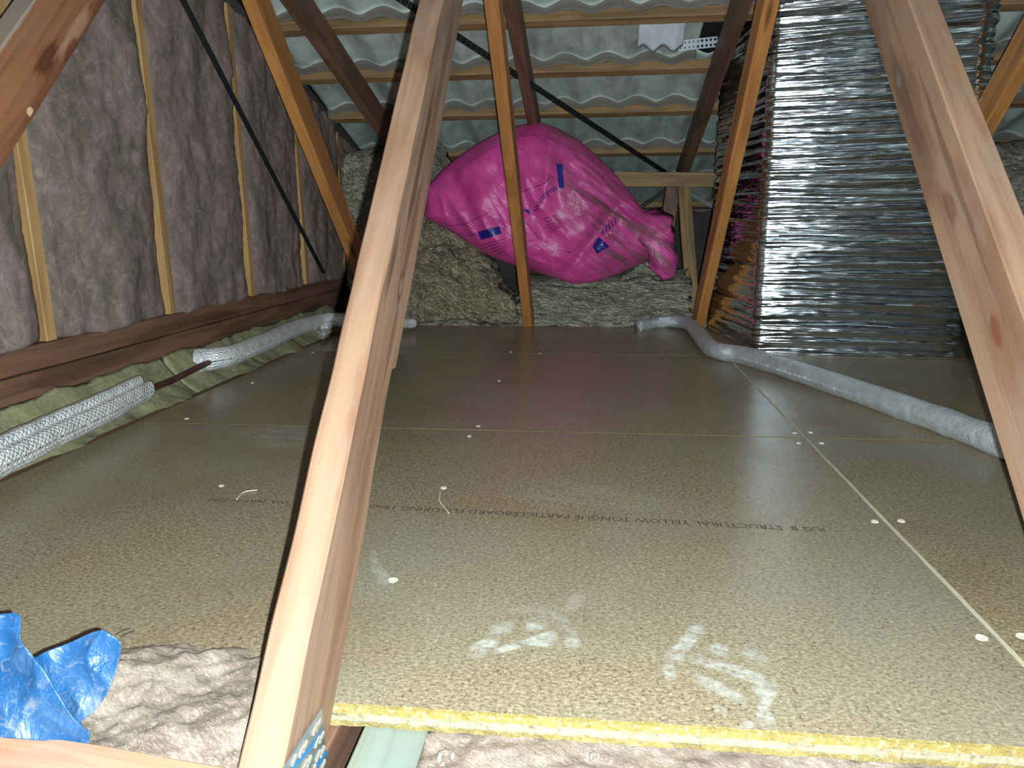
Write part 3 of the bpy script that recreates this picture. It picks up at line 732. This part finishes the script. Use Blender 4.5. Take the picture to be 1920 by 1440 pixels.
def strap(name, p0, p1, wid, label, nh=40, dents=True, sag=0.0, th=0.0012, facing=None, hole=0.22):
    """perforated strap: a real band with real holes"""
    p0, p1 = Vector(p0), Vector(p1); x = (p1 - p0); L = x.length; x.normalize()
    f = facing if facing is not None else (CP - (p0 + p1) / 2); f = (f - x * f.dot(x)).normalized(); y = f.cross(x)
    V, Fc = [], []; cell = L / nh; rows_ = 2 if hole else 1
    def pt(s, t): 
        q = s / L
        return p0 + x * s + y * t + Vector((0, 0, -sag * 4 * q * (1 - q)))
    for i in range(nh):
        for r in range(rows_):
            a0, b0_ = i * cell, -wid / 2 + r * wid / rows_; a1, b1_ = a0 + cell, b0_ + wid / rows_
            sq = [(a0, b0_), (a1, b0_), (a1, b1_), (a0, b1_)]
            base = len(V)
            if not hole:
                for s, t in sq: V.append(pt(s, t))
                Fc.append((base, base + 1, base + 2, base + 3)); continue
            cx, cy = (a0 + a1) / 2, (b0_ + b1_) / 2; rr = hole * min(cell, wid / rows_)
            for s, t in sq: V.append(pt(s, t))
            for k_ in range(8):
                th_ = math.radians(-135 + 45 * k_); V.append(pt(cx + rr * math.cos(th_), cy + rr * math.sin(th_)))
            for k_ in range(4):
                c0, c1 = base + k_, base + (k_ + 1) % 4; h0 = base + 4 + (2 * k_) % 8; h1 = base + 4 + (2 * k_ + 1) % 8; h2 = base + 4 + (2 * k_ + 2) % 8
                Fc += [(c0, h1, h0), (c0, c1, h1), (c1, h2, h1)]
    o = mobj(name, V, Fc, M_BLACK, recalc=False)
    bm = bmesh.new(); bm.from_mesh(o.data); bmesh.ops.remove_doubles(bm, verts=bm.verts, dist=1e-5); bmesh.ops.recalc_face_normals(bm, faces=bm.faces); bm.to_mesh(o.data); bm.free()
    s_ = o.modifiers.new('solid', 'SOLIDIFY'); s_.thickness = th
    recentre(o)
    return tag(o, label, 'metal strap')
strap('bracing_strap', at(735, -12, y=3.05), at(1258, 330, y=5.02), 0.028, 'dark perforated strap running down across the roof tiles to the right', 70)
strap('bracing_strap', at(338, -10, x=WX + 0.12), at(607, 512, x=WX + 0.03), 0.020, 'dark strap running down in front of the pink wall', 60, hole=None)
strap('bracing_strap', at(1345, 392, y=4.95), at(1262, 345, y=5.0), 0.024, 'short dark strap under the low cross timber, falling to the right', 12, hole=None)
strap('bracing_strap', at(1200, 390, y=4.95), at(1264, 347, y=5.0), 0.024, 'short dark strap under the low cross timber, falling to the left', 12, hole=None)
st = strap('perforated_strap', at(1272, 86, y=3.80), at(1345, 78, y=3.80), 0.045, 'silver perforated strap hanging in the dark roof opening', 9, hole=0.3)
st.data.materials[0] = plain('dull_punched_steel', lin(112, 118, 122), 0.4, 0.6)
# zinc sheet corner beside the opening
V = []; n_ = 24
for i in range(n_ + 1):
    u = i / n_
    for j in range(9):
        v = j / 8
        p = at(1200 + 88 * u + 3 * v * 0, 26 + (0) , y=3.62).lerp(at(1196 + 84 * u, 92, y=3.80), v)
        V.append(p + Vector((0, 0, 0.010 * math.sin(u * 14) * (0.4 + v) - 0.0)))
Fc = [(i * 9 + j, i * 9 + j + 1, (i + 1) * 9 + j + 1, (i + 1) * 9 + j) for i in range(n_) for j in range(8)]
o = recentre(mobj('flashing_sheet', V, Fc, plain('bright_zinc_sheet', lin(226, 234, 240), 0.35, 0.1, (25, 0.2, 0.01), 0.2), smooth=True))
o.modifiers.new('solid', 'SOLIDIFY').thickness = 0.0015
tag(o, 'bright ribbed zinc flashing at the left side of the dark roof opening', 'metal sheet')

# low cross timber, post and dark brace near the eave
tag(beam('cross_timber', at(1150, 336, y=4.75), at(1372, 338, y=4.75), 0.05, 0.086, W_BATTEN, side=Vector((0, 1, 0))), 'grey-brown horizontal timber crossing just right of the pink bag', 'timber')
tag(beam('post', at(1282, 352, y=4.78), at(1300, 600, y=4.45), 0.075, 0.045, W_BATTEN), 'grey-brown upright post under the low cross timber', 'timber')
tag(beam('dark_brace', at(1262, 350, y=5.0), at(1236, 520, y=5.1), 0.09, 0.05, W_BROWN), 'dark brace behind the post and right of the pink bag', 'timber')

# ------------------------------------------------------------------ loose wool
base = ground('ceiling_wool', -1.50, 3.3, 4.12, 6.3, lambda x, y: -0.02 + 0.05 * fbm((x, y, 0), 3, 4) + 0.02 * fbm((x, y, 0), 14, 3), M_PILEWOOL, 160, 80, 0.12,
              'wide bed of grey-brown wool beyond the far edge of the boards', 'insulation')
G = 'loose glass wool batts beyond the boards'
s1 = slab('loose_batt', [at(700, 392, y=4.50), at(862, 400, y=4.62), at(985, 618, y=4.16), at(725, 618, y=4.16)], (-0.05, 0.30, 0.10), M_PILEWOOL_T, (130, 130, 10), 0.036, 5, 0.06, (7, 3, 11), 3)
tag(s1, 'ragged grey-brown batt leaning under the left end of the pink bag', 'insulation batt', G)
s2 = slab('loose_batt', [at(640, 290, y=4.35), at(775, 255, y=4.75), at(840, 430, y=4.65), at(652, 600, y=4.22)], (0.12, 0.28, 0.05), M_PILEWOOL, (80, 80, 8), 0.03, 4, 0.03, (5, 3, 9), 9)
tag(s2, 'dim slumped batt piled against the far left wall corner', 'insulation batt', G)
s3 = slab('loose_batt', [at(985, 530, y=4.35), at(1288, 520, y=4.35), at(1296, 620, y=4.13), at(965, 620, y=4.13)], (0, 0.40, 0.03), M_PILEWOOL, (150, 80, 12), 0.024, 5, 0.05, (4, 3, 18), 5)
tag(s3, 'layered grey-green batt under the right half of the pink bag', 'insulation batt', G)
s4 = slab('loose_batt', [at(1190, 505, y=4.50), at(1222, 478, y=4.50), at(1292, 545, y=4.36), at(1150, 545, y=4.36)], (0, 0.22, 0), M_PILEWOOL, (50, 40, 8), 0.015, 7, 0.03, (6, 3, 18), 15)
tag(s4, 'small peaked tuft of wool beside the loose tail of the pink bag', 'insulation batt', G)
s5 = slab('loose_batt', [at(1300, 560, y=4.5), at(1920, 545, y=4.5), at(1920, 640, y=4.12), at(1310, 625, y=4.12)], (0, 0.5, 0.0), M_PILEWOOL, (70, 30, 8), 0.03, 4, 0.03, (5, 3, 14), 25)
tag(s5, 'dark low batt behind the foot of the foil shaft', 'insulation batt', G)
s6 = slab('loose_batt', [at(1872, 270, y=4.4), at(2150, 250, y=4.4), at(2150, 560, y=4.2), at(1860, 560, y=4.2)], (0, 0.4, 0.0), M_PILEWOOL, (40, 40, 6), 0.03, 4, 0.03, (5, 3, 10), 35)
tag(s6, 'dark heap of wool right of the foil shaft at the picture edge', 'insulation batt', G)

# near wool below the front edge
def znr(x, y): return -0.031 + 0.016 * fbm((x, y, 0), 8, 4, 2) + 0.004 * fbm((x, y, 0), 50, 4)
ground('near_batt', -0.192, 1.3, 0.30, 0.790, znr, M_NEARWOOL, 240, 80, 0.16, 'pinkish-beige wool in front of the yellow board edge', 'insulation batt')
def znl(x, y):
    e_ = smooth01(0.885, 0.82, y + 0.075 * smooth01(-0.60, -0.68, x) + 0.018 * fbm((x, 0, 0), 22, 4, 5)) 
    return 0.001 + 0.026 * e_ + (0.016 * fbm((x, y, 0), 8, 4, 8) + 0.0035 * fbm((x, y, 0), 50, 4, 1)) * e_ - 0.006 * (1 - e_)
ground('near_batt', -0.95, -0.352, 0.40, 0.90, znl, M_NEARWOOL, 150, 120, 0.16, 'beige wool batt between the blue plastic and the pale central web', 'insulation batt')
def scrap(px, py, z, sc):
    V, Fc = [], []; n = 10; c = at(px, py, z=z)
    for k_ in range(n):
        t = 2 * math.pi * k_ / n * 0.86; 
        for r in (0.006, 0.011):
            V.append(c + sc * Vector((r * math.cos(t), r * 1.4 * math.sin(t), 0.002 * math.sin(3 * t))))
    Fc = [(2 * k_, 2 * k_ + 1, 2 * k_ + 3, 2 * k_ + 2) for k_ in range(n - 1)]
    o = recentre(mobj('paper_scrap', V, Fc, M_TOOTH)); o.modifiers.new('s', 'SOLIDIFY').thickness = 0.001; return o
tag(scrap(836, 1422, -0.02, 0.9), 'small pale curled scrap on the wool right of the green joist', 'scrap')
tag(scrap(1115, 1420, -0.02, 0.5), 'tiny white scrap on the wool below the middle of the yellow edge', 'scrap')

# ------------------------------------------------------------------ foil shaft
def shaft():
    cnr = [Vector((0.700, 3.335)), Vector((1.475, 3.170)), Vector((1.62, 4.02)), Vector((0.60, 4.06))]
    per = []; rad = 0.02
    for k_ in range(4):
        p, a, b = cnr[k_], cnr[k_ - 1], cnr[(k_ + 1) % 4]
        rr = rad if k_ == 0 else 0.05
        da, db = (a - p).normalized(), (b - p).normalized()
        for t in [i / 4 for i in range(5)]:
            q = (p + da * rr) * (1 - t) ** 2 + p * 2 * t * (1 - t) + (p + db * rr) * t ** 2; per.append(q)
    # resample
    pts = []; tot = [0]
    for i in range(len(per)): tot.append(tot[-1] + (per[(i + 1) % len(per)] - per[i]).length)
    Lp = tot[-1]; n = 420; k_ = 0
    for i in range(n):
        s = Lp * i / n
        while tot[k_ + 1] < s: k_ += 1
        a, b = per[k_], per[(k_ + 1) % len(per)]; t = (s - tot[k_]) / max(1e-9, tot[k_ + 1] - tot[k_])
        pts.append((a.lerp(b, t), s))
    nzv = 520; H = 1.62; V, Fc = [], []
    cen = sum(cnr, Vector((0, 0))) / 4
    for j in range(nzv + 1):
        z = 0.001 + H * j / nzv
        for i, (p, s) in enumerate(pts):
            q, q2 = pts[(i + 1) % n][0], pts[i - 1][0]; d = (q - q2).normalized(); nn = Vector((d.y, -d.x))
            if nn.dot(p - cen) < 0: nn = -nn
            ph = z + 0.010 * noise.noise(Vector((s * 3.0, z * 2, 1)))
            rdg = noise.noise(Vector((s * 0.8, ph * 25, 4.0))); r3 = noise.noise(Vector((s * 2.5, ph * 70, 9.0)))
            fac = 0.011 * (1 - abs(rdg) * 2.2) + 0.0030 * r3
            cr = 0.0013 * abs(noise.noise(Vector((s * 13, z * 44, 2)))) + 0.004 * noise.noise(Vector((s * 1.2, z * 1.8, 7)))
            # front face bows gently inward towards its far end
            o2 = p + nn * (fac + cr)
            V.append((o2.x, o2.y, z))
    for j in range(nzv):
        for i in range(n): Fc.append((j * n + i, j * n + (i + 1) % n, (j + 1) * n + (i + 1) % n, (j + 1) * n + i))
    o = mobj('foil_shaft', V, Fc, M_FOIL, smooth=True, recalc=False)
    recentre(o)
    return tag(o, 'big upright shaft wrapped in crinkled silver foil standing on the boards', 'foil shaft')
shaft()

# ------------------------------------------------------------------ pipe lagging
def lag_right():
    P = [(1196, 612, .018), (1240, 604, .03), (1288, 606, .04), (1312, 628, .04), (1338, 655, .036), (1400, 668, .036), (1500, 698, .036), (1620, 738, .036), (1760, 786, .036), (1893, 836, .036), (1990, 875, .036)]
    pts = [at(x, y, z=z) for x, y, z in P]
    # the first bit rides up onto the wool
    def rad(t): return 0.030 + 0.006 * smooth01(0.0, 0.35, t) + 0.0025 * noise.noise(Vector((t * 22, 0, 0)))
    def prof(th, t): return 1 + 0.05 * noise.noise(Vector((math.cos(th) * 1.3, math.sin(th) * 1.3, t * 30))) + (0.06 if 0.62 < t < 0.66 else 0) * math.cos(th - 3.6)
    o = tube('pipe_lagging', pts, rad, M_LAGG, 200, 40, prof=prof)
    return tag(o, 'long grey foil pipe lagging snaking past the foot of the foil shaft', 'pipe lagging')
lag_right()
def lag_left():
    # two-lobed, split lagging at the left
    P = [(-120, 915, .070), (0, 856, .070), (90, 812, .070), (180, 771, .070), (262, 730, .070)]
    pts = [at(x, y, z=z) for x, y, z in P]
    def prof(th, t):
        g = math.exp(-((th - 0.95) / 0.22) ** 2)           # the open slit along the top
        return 1.0 + 0.14 * abs(math.cos(th - 0.3)) - 0.42 * g + 0.04 * noise.noise(Vector((math.cos(th), math.sin(th), t * 14)))
    def rad(t): return 0.042 + 0.002 * noise.noise(Vector((t * 12, 3, 0)))
    o = tube('pipe_lagging', pts, rad, M_LAG, 120, 56, wall=0.010, prof=prof)
    tag(o, 'split quilted foil lagging at the left edge, nearest the camera', 'pipe lagging')
    P = [(372, 676, .074), (430, 667, .074), (500, 640, .074), (560, 614, .074), (620, 600, .070), (700, 606, .070), (776, 606, .045)]
    pts = [at(x, y, z=z) for x, y, z in P]
    def prof2(th, t): return 1 + 0.05 * noise.noise(Vector((math.cos(th) * 1.2, math.sin(th) * 1.2, t * 20))) - 0.35 * math.exp(-((t - 0.60) / 0.02) ** 2) * max(0, math.cos(th - 5.6))
    def rad2(t): return (0.043 - 0.004 * smooth01(0, 0.25, t)) * (1 - 0.35 * smooth01(0.62, 1.0, t))
    o = tube('pipe_lagging', pts, rad2, M_LAG, 220, 44, wall=0.007, prof=prof2)
    tag(o, 'open-ended quilted foil lagging running behind the pale central web', 'pipe lagging')
    # torn foil flap under it
    V, Fc = [], []; c = at(604, 622, z=0.03)
    for i in range(13):
        for j in range(9):
            u, v = i / 12, j / 8
            p = at(578 + 44 * u, 608 + 12 * v + 14 * v * math.exp(-((u - 0.62) / 0.22) ** 2), z=0.045 - 0.02 * v)
            V.append(p + Vector((fbm((u, v, 0), 5, 3), fbm((u, v, 2), 5, 3), fbm((u, v, 4), 5, 3))) * 0.016)
    Fc = [(i * 9 + j, i * 9 + j + 1, (i + 1) * 9 + j + 1, (i + 1) * 9 + j) for i in range(12) for j in range(8) if not (4 <= i <= 5 and 2 <= j <= 4)]
    f_ = mobj('torn_flap', V, Fc, M_LAG, uvs=[(v.x, v.y) for v in V], smooth=False); f_.modifiers.new('s', 'SOLIDIFY').thickness = 0.0015
    f_.parent = o; f_.location = -o.location
    P = [(285, 729, .066), (330, 710, .066), (386, 682, .068), (420, 670, .070)]
    o = tube('copper_pipe', [at(x - 0, y, z=z) for x, y, z in [(200, 768, .066)] + P], 0.0105, M_COPPER, 40, 20)
    tag(o, 'bare aged copper pipe between the two left laggings', 'pipe')
lag_left()

# ------------------------------------------------------------------ pink bag
BYC = 4.27
bag_c = at(1010, 380, y=BYC)
OUT = [(1014, 229), (1045, 240), (1085, 262), (1120, 292), (1150, 322), (1176, 352), (1200, 385), (1224, 415), (1240, 448), (1238, 475), (1205, 494), (1165, 512), (1120, 528), (1078, 534), (1040, 522),
       (995, 506), (945, 492), (905, 474), (878, 455), (842, 432), (796, 408), (800, 352), (826, 322), (858, 295), (900, 267), (945, 243), (985, 232)]
OUTL = [at(x, y, y=BYC) - bag_c for x, y in OUT]
ang = [math.atan2(p.z, p.x) for p in OUTL]
def outline_r(th):
    n = len(OUTL)
    for i in range(n):
        a, b = OUTL[i], OUTL[(i + 1) % n]
        ca = a.x * math.sin(th) - a.z * math.cos(th); cb = b.x * math.sin(th) - b.z * math.cos(th)
        if (ca >= 0) != (cb >= 0) or ca == 0:
            t = ca / (ca - cb) if ca != cb else 0; q = a.lerp(b, t)
            if q.x * math.cos(th) + q.z * math.sin(th) > 0: return math.hypot(q.x, q.z)
    return 0.3
RT_ = [outline_r(2 * math.pi * (i + 0.13) / 720) for i in range(720)]
def rad_at(th):
    u = (th / (2 * math.pi) * 720 - 0.13) % 720; i = int(u); f = u - i; return RT_[i % 720] * (1 - f) + RT_[(i + 1) % 720] * f
def bag_depth(x, z, side=-1):
    r = math.hypot(x, z); th = math.atan2(z, x); s = min(1.0, r / rad_at(th))
    d = 0.185 * (max(0, 1 - s ** 2.6)) ** 0.55
    fold = 1 - abs(noise.noise(Vector((x * 3.0 + z * 1.4, 3, (z - x * 0.5) * 1.2)))) * 2
    f2 = 1 - abs(noise.noise(Vector(((x + z * 0.55) * 9, 8, (z - x * .3) * 2.6)))) * 2
    strk = 1 - abs(noise.noise(Vector(((x * 0.81 - z * 0.58) * 3.0, 5, (x * 0.58 + z * 0.81) * 22)))) * 2
    rt = smooth01(0.12, 0.4, x)
    am = min(1, (1 - s) * 5)
    d += am * (0.034 * fold + 0.022 * f2 * (1 - rt) + 0.013 * strk * rt + 0.012 * noise.noise(Vector((x * 12, z * 12, 0))))
    # a pinched gusset line running down from the top right shoulder
    g = abs((x - 0.075) - 0.10 * (z - 0.25)); d += 0.030 * math.exp(-(g / 0.035) ** 2) * smooth01(-0.12, 0.1, z) * am
    # squeezed waist between the two lobes at lower right
    q = (x * 0.80 - z * 0.6) - 0.36; d -= 0.045 * math.exp(-(q / 0.035) ** 2) * smooth01(0.1, -0.15, z) * am
    return side * d
V, Fc = [(0, bag_depth(0, 0), 0)], []
NT, NS = 240, 90
def addside(side):
    global V, Fc
    c0 = len(V) - 1 if side < 0 else None
def build_bag():
    V, Fc = [], []
    for side in (-1, 1):
        c = len(V); V.append((0, bag_depth(0.0001, 0, side), 0)); 
        for i in range(1, NS):
            s = (i / NS) ** 0.8
            for k_ in range(NT):
                th = 2 * math.pi * k_ / NT; r = rad_at(th) * s; x, z = r * math.cos(th), r * math.sin(th)
                V.append((x, bag_depth(x, z, side), z))
        for k_ in range(NT): Fc.append((c, c + 1 + k_, c + 1 + (k_ + 1) % NT))
        for i in range(NS - 2):
            for k_ in range(NT):
                a = c + 1 + i * NT; Fc.append((a + k_, a + NT + k_, a + NT + (k_ + 1) % NT, a + (k_ + 1) % NT))
    half = 1 + (NS - 1) * NT; rim = len(V)
    for k_ in range(NT):
        th = 2 * math.pi * k_ / NT; r = rad_at(th) * (1 + 0.006 * noise.noise(Vector((th * 9, 0, 0)))); V.append((r * math.cos(th), 0.0, r * math.sin(th)))
    for side in (0, 1):
        a = side * half + 1 + (NS - 2) * NT
        for k_ in range(NT): Fc.append((a + k_, rim + k_, rim + (k_ + 1) % NT, a + (k_ + 1) % NT))
    o = mobj('insulation_bag', V, Fc, M_BAG, smooth=True, matrix=Matrix.Translation(bag_c))
    return tag(o, 'large bulging pink plastic bag of insulation lying on the loose wool', 'bag')
bag = build_bag()
def onbag(px, py, lift=0.004):
    """point on the bag's front skin that sits behind this spot (iterated because the skin is curved)"""
    y = BYC
    for _ in range(6):
        p = at(px, py, y=y) - bag_c; y = BYC + bag_depth(p.x, p.z) - lift
    return at(px, py, y=y) - bag_c
def decal(name, quad, mat, lab=None, nn=10):
    V, Fc = [], []
    for i in range(nn + 1):
        for j in range(nn + 1):
            u, v = i / nn, j / nn
            x = (quad[0][0] * (1 - u) + quad[1][0] * u) * (1 - v) + (quad[3][0] * (1 - u) + quad[2][0] * u) * v
            y = (quad[0][1] * (1 - u) + quad[1][1] * u) * (1 - v) + (quad[3][1] * (1 - u) + quad[2][1] * u) * v
            V.append(onbag(x, y))
    Fc = [(i * (nn + 1) + j, i * (nn + 1) + j + 1, (i + 1) * (nn + 1) + j + 1, (i + 1) * (nn + 1) + j) for i in range(nn) for j in range(nn)]
    o = mobj(name, V, Fc, mat, bag, recalc=False)
    if lab: o['label'] = lab
    return o
decal('printed_block', [(1043, 306), (1055, 308), (1058, 352), (1048, 353)], M_NAVY, 'navy printed block')
decal('printed_block', [(895, 435), (936, 424), (940, 438), (902, 450)], M_NAVY, 'navy printed block')
decal('printed_block', [(980, 392), (993, 393), (995, 403), (990, 400)], M_NAVY, 'navy printed corner')
decal('printed_block', [(1111, 462), (1122, 444), (1143, 462), (1120, 476)], M_NAVY, 'navy printed block')
for k_ in range(5):
    decal('printed_line', [(1018 + 3 * k_, 409 + 6 * k_), (1058 - 2 * k_, 397 + 6 * k_), (1062 - 2 * k_, 401 + 6 * k_), (1020 + 3 * k_, 413 + 6 * k_)], M_PRINTMAUVE)
    decal('printed_line', [(902 + 6 * k_, 458 + 5 * k_), (950, 446 + 5 * k_), (951, 448 + 5 * k_), (903 + 6 * k_, 461 + 5 * k_)], M_PRINTMAUVE)
def line_decal(pts, wpx=1.3, mat=None, name='printed_outline'):
    V, Fc = [], []; P = []
    for a, b in zip(pts, pts[1:]):
        for k_ in range(12): P.append((a[0] + (b[0] - a[0]) * k_ / 12, a[1] + (b[1] - a[1]) * k_ / 12))
    P.append(pts[-1])
    for i, p in enumerate(P):
        q, r = P[min(i + 1, len(P) - 1)], P[max(i - 1, 0)]; dx, dy = q[0] - r[0], q[1] - r[1]; l = math.hypot(dx, dy) or 1
        V += [onbag(p[0] - dy / l * wpx / 2, p[1] + dx / l * wpx / 2), onbag(p[0] + dy / l * wpx / 2, p[1] - dx / l * wpx / 2)]
    Fc = [(2 * i, 2 * i + 1, 2 * i + 3, 2 * i + 2) for i in range(len(P) - 1)]
    return mobj(name, V, Fc, mat or M_PRINTRED, bag, recalc=False)
line_decal([(838, 424), (870, 421), (918, 397), (926, 412), (955, 440), (985, 470)])
line_decal([(974, 361), (1000, 352), (1022, 343), (1032, 330)])
line_decal([(985, 415), (1010, 445), (1040, 466), (1070, 474)])
def bag_text(body, p0, p1, curve, hpx, mat, bend=0.0):
    """text running p0 -> p1 in picture pixels, printed on the skin; letters stand to the left of the travel"""
    vs_, fs = text_mesh(body, 1.0); wd = max(v.x for v in vs_)
    dx, dy = p1[0] - p0[0], p1[1] - p0[1]; l = math.hypot(dx, dy); V = []
    for v in vs_:
        u = v.x / wd; h = v.y * hpx + curve * 4 * u * (1 - u)
        V.append(onbag(p0[0] + dx * u + dy / l * h, p0[1] + dy * u - dx / l * h, 0.005))
    return mobj('printed_text', V, fs, mat, bag, recalc=False)
bag_text('insulation', (1050, 347), (1001, 393), -9, 16, M_NAVY)
bag_text('insu', (893, 436), (878, 441), 0, 9, M_NAVY)
bag_text('/////', (1131, 440), (1160, 418), 0, 16, M_NAVY)
bag_text('/////', (1136, 452), (1164, 430), 0, 14, M_PRINTMAUVE)
# loose tail of the bag
V, Fc = [], []; nT, mT = 40, 20
tp = spline([at(1188, 405, y=4.25), at(1222, 428, y=4.18), at(1240, 470, y=4.14), at(1254, 522, y=4.16)], nT)
for i, c in enumerate(tp):
    t = i / nT; ra = 0.080 * (1 - t) + 0.045 + 0.010 * math.sin(t * 9) - 0.02 * smooth01(0.8, 1, t)
    for j in range(mT):
        th = 2 * math.pi * j / mT; rr = ra * (1 + 0.55 * noise.noise(Vector((math.cos(th) * 2.6, math.sin(th) * 2.6, t * 5))))
        V.append(c + Vector((rr * math.cos(th), 0.30 * rr * math.sin(th), rr * 0.30 * math.cos(th))) - bag_c)
for i in range(nT):
    for j in range(mT): Fc.append((i * mT + j, i * mT + (j + 1) % mT, (i + 1) * mT + (j + 1) % mT, (i + 1) * mT + j))
Fc.append(list(range(mT))); Fc.append([nT * mT + j for j in range(mT)])
t_ = mobj('loose_tail', V, Fc, M_BAG, bag, smooth=True)

# ------------------------------------------------------------------ blue plastic
def crumple(name, outline, cen, hfun, mat, parent=None, nr=34, nt=130, seed=0.0, th=0.0008):
    V, Fc = [], []
    n = len(outline); C0 = Vector((cen[0], cen[1], 0))
    def O(t):
        u = t * n; i = int(u) % n; f = u - int(u); a, b = outline[i], outline[(i + 1) % n]; return (a[0] + (b[0] - a[0]) * f, a[1] + (b[1] - a[1]) * f)
    V.append(hfun(cen[0], cen[1], 0))
    for r in range(1, nr + 1):
        for k_ in range(nt):
            x, y = O(k_ / nt); s = r / nr; px = cen[0] + (x - cen[0]) * s; py = cen[1] + (y - cen[1]) * s; V.append(hfun(px, py, s))
    for k_ in range(nt): Fc.append((0, 1 + k_, 1 + (k_ + 1) % nt))
    for r in range(nr - 1):
        for k_ in range(nt): a = 1 + r * nt; Fc.append((a + k_, a + nt + k_, a + nt + (k_ + 1) % nt, a + (k_ + 1) % nt))
    W = []
    for v in V:
        f1 = 1 - 2 * abs(noise.noise(Vector((v.x * 9 + seed, v.y * 9, v.z * 9)))); f2 = 1 - 2 * abs(noise.noise(Vector((v.x * 26, v.y * 26 + seed, v.z * 26))))
        W.append(Vector(v) + Vector((0.1, -0.8, 0.5)) * (0.013 * f1 + 0.005 * f2))
    o = mobj(name, W, Fc, mat, None, smooth=True, recalc=False); o.modifiers.new('solid', 'SOLIDIFY').thickness = th
    return o
def hb(px, py, s):       # a sheet standing up from the near timber, leaning back
    base = at(px, 1385, z=0.035); p = at(px, py, y=base.y + 0.05 * (1385 - py) / 240 - 0.012)
    return p
bl1 = crumple('blue_plastic_bag', [(-70, 1150), (-20, 1156), (38, 1149), (48, 1158), (53, 1200), (75, 1228), (98, 1262), (118, 1300), (140, 1345), (172, 1372), (165, 1398), (60, 1385), (-70, 1370)], (20, 1290), hb, M_BLUE, seed=2)
recentre(bl1); tag(bl1, 'crumpled blue plastic bag in the bottom left corner behind the near timber', 'plastic bag')
def hb2(px, py, s): p = hb(px, py, s); return at(px, py, y=p.y + 0.010)
bl2 = crumple('bag_flap', [(80, 1232), (115, 1215), (150, 1200), (185, 1186), (206, 1181), (225, 1192), (238, 1204), (236, 1225), (228, 1258), (212, 1300), (186, 1335), (166, 1350), (172, 1395), (130, 1395), (100, 1330), (70, 1280)], (150, 1270), hb2, M_BLUE, seed=7)
bl2.parent = bl1; bl2.location = -bl1.location
bl2['label'] = 'folded blue flap sticking out to the right'
V = [at(x, y, y=hb2(x, y, 0).y - 0.014) - bl1.location for x, y in ((226, 1194), (253, 1183))]
h_ = tube('thread', [V[0], V[0].lerp(V[1], 0.5) + Vector((0, 0, 0.001)), V[1]], 0.0006, M_BLACK, 8, 6)
h_.parent = bl1
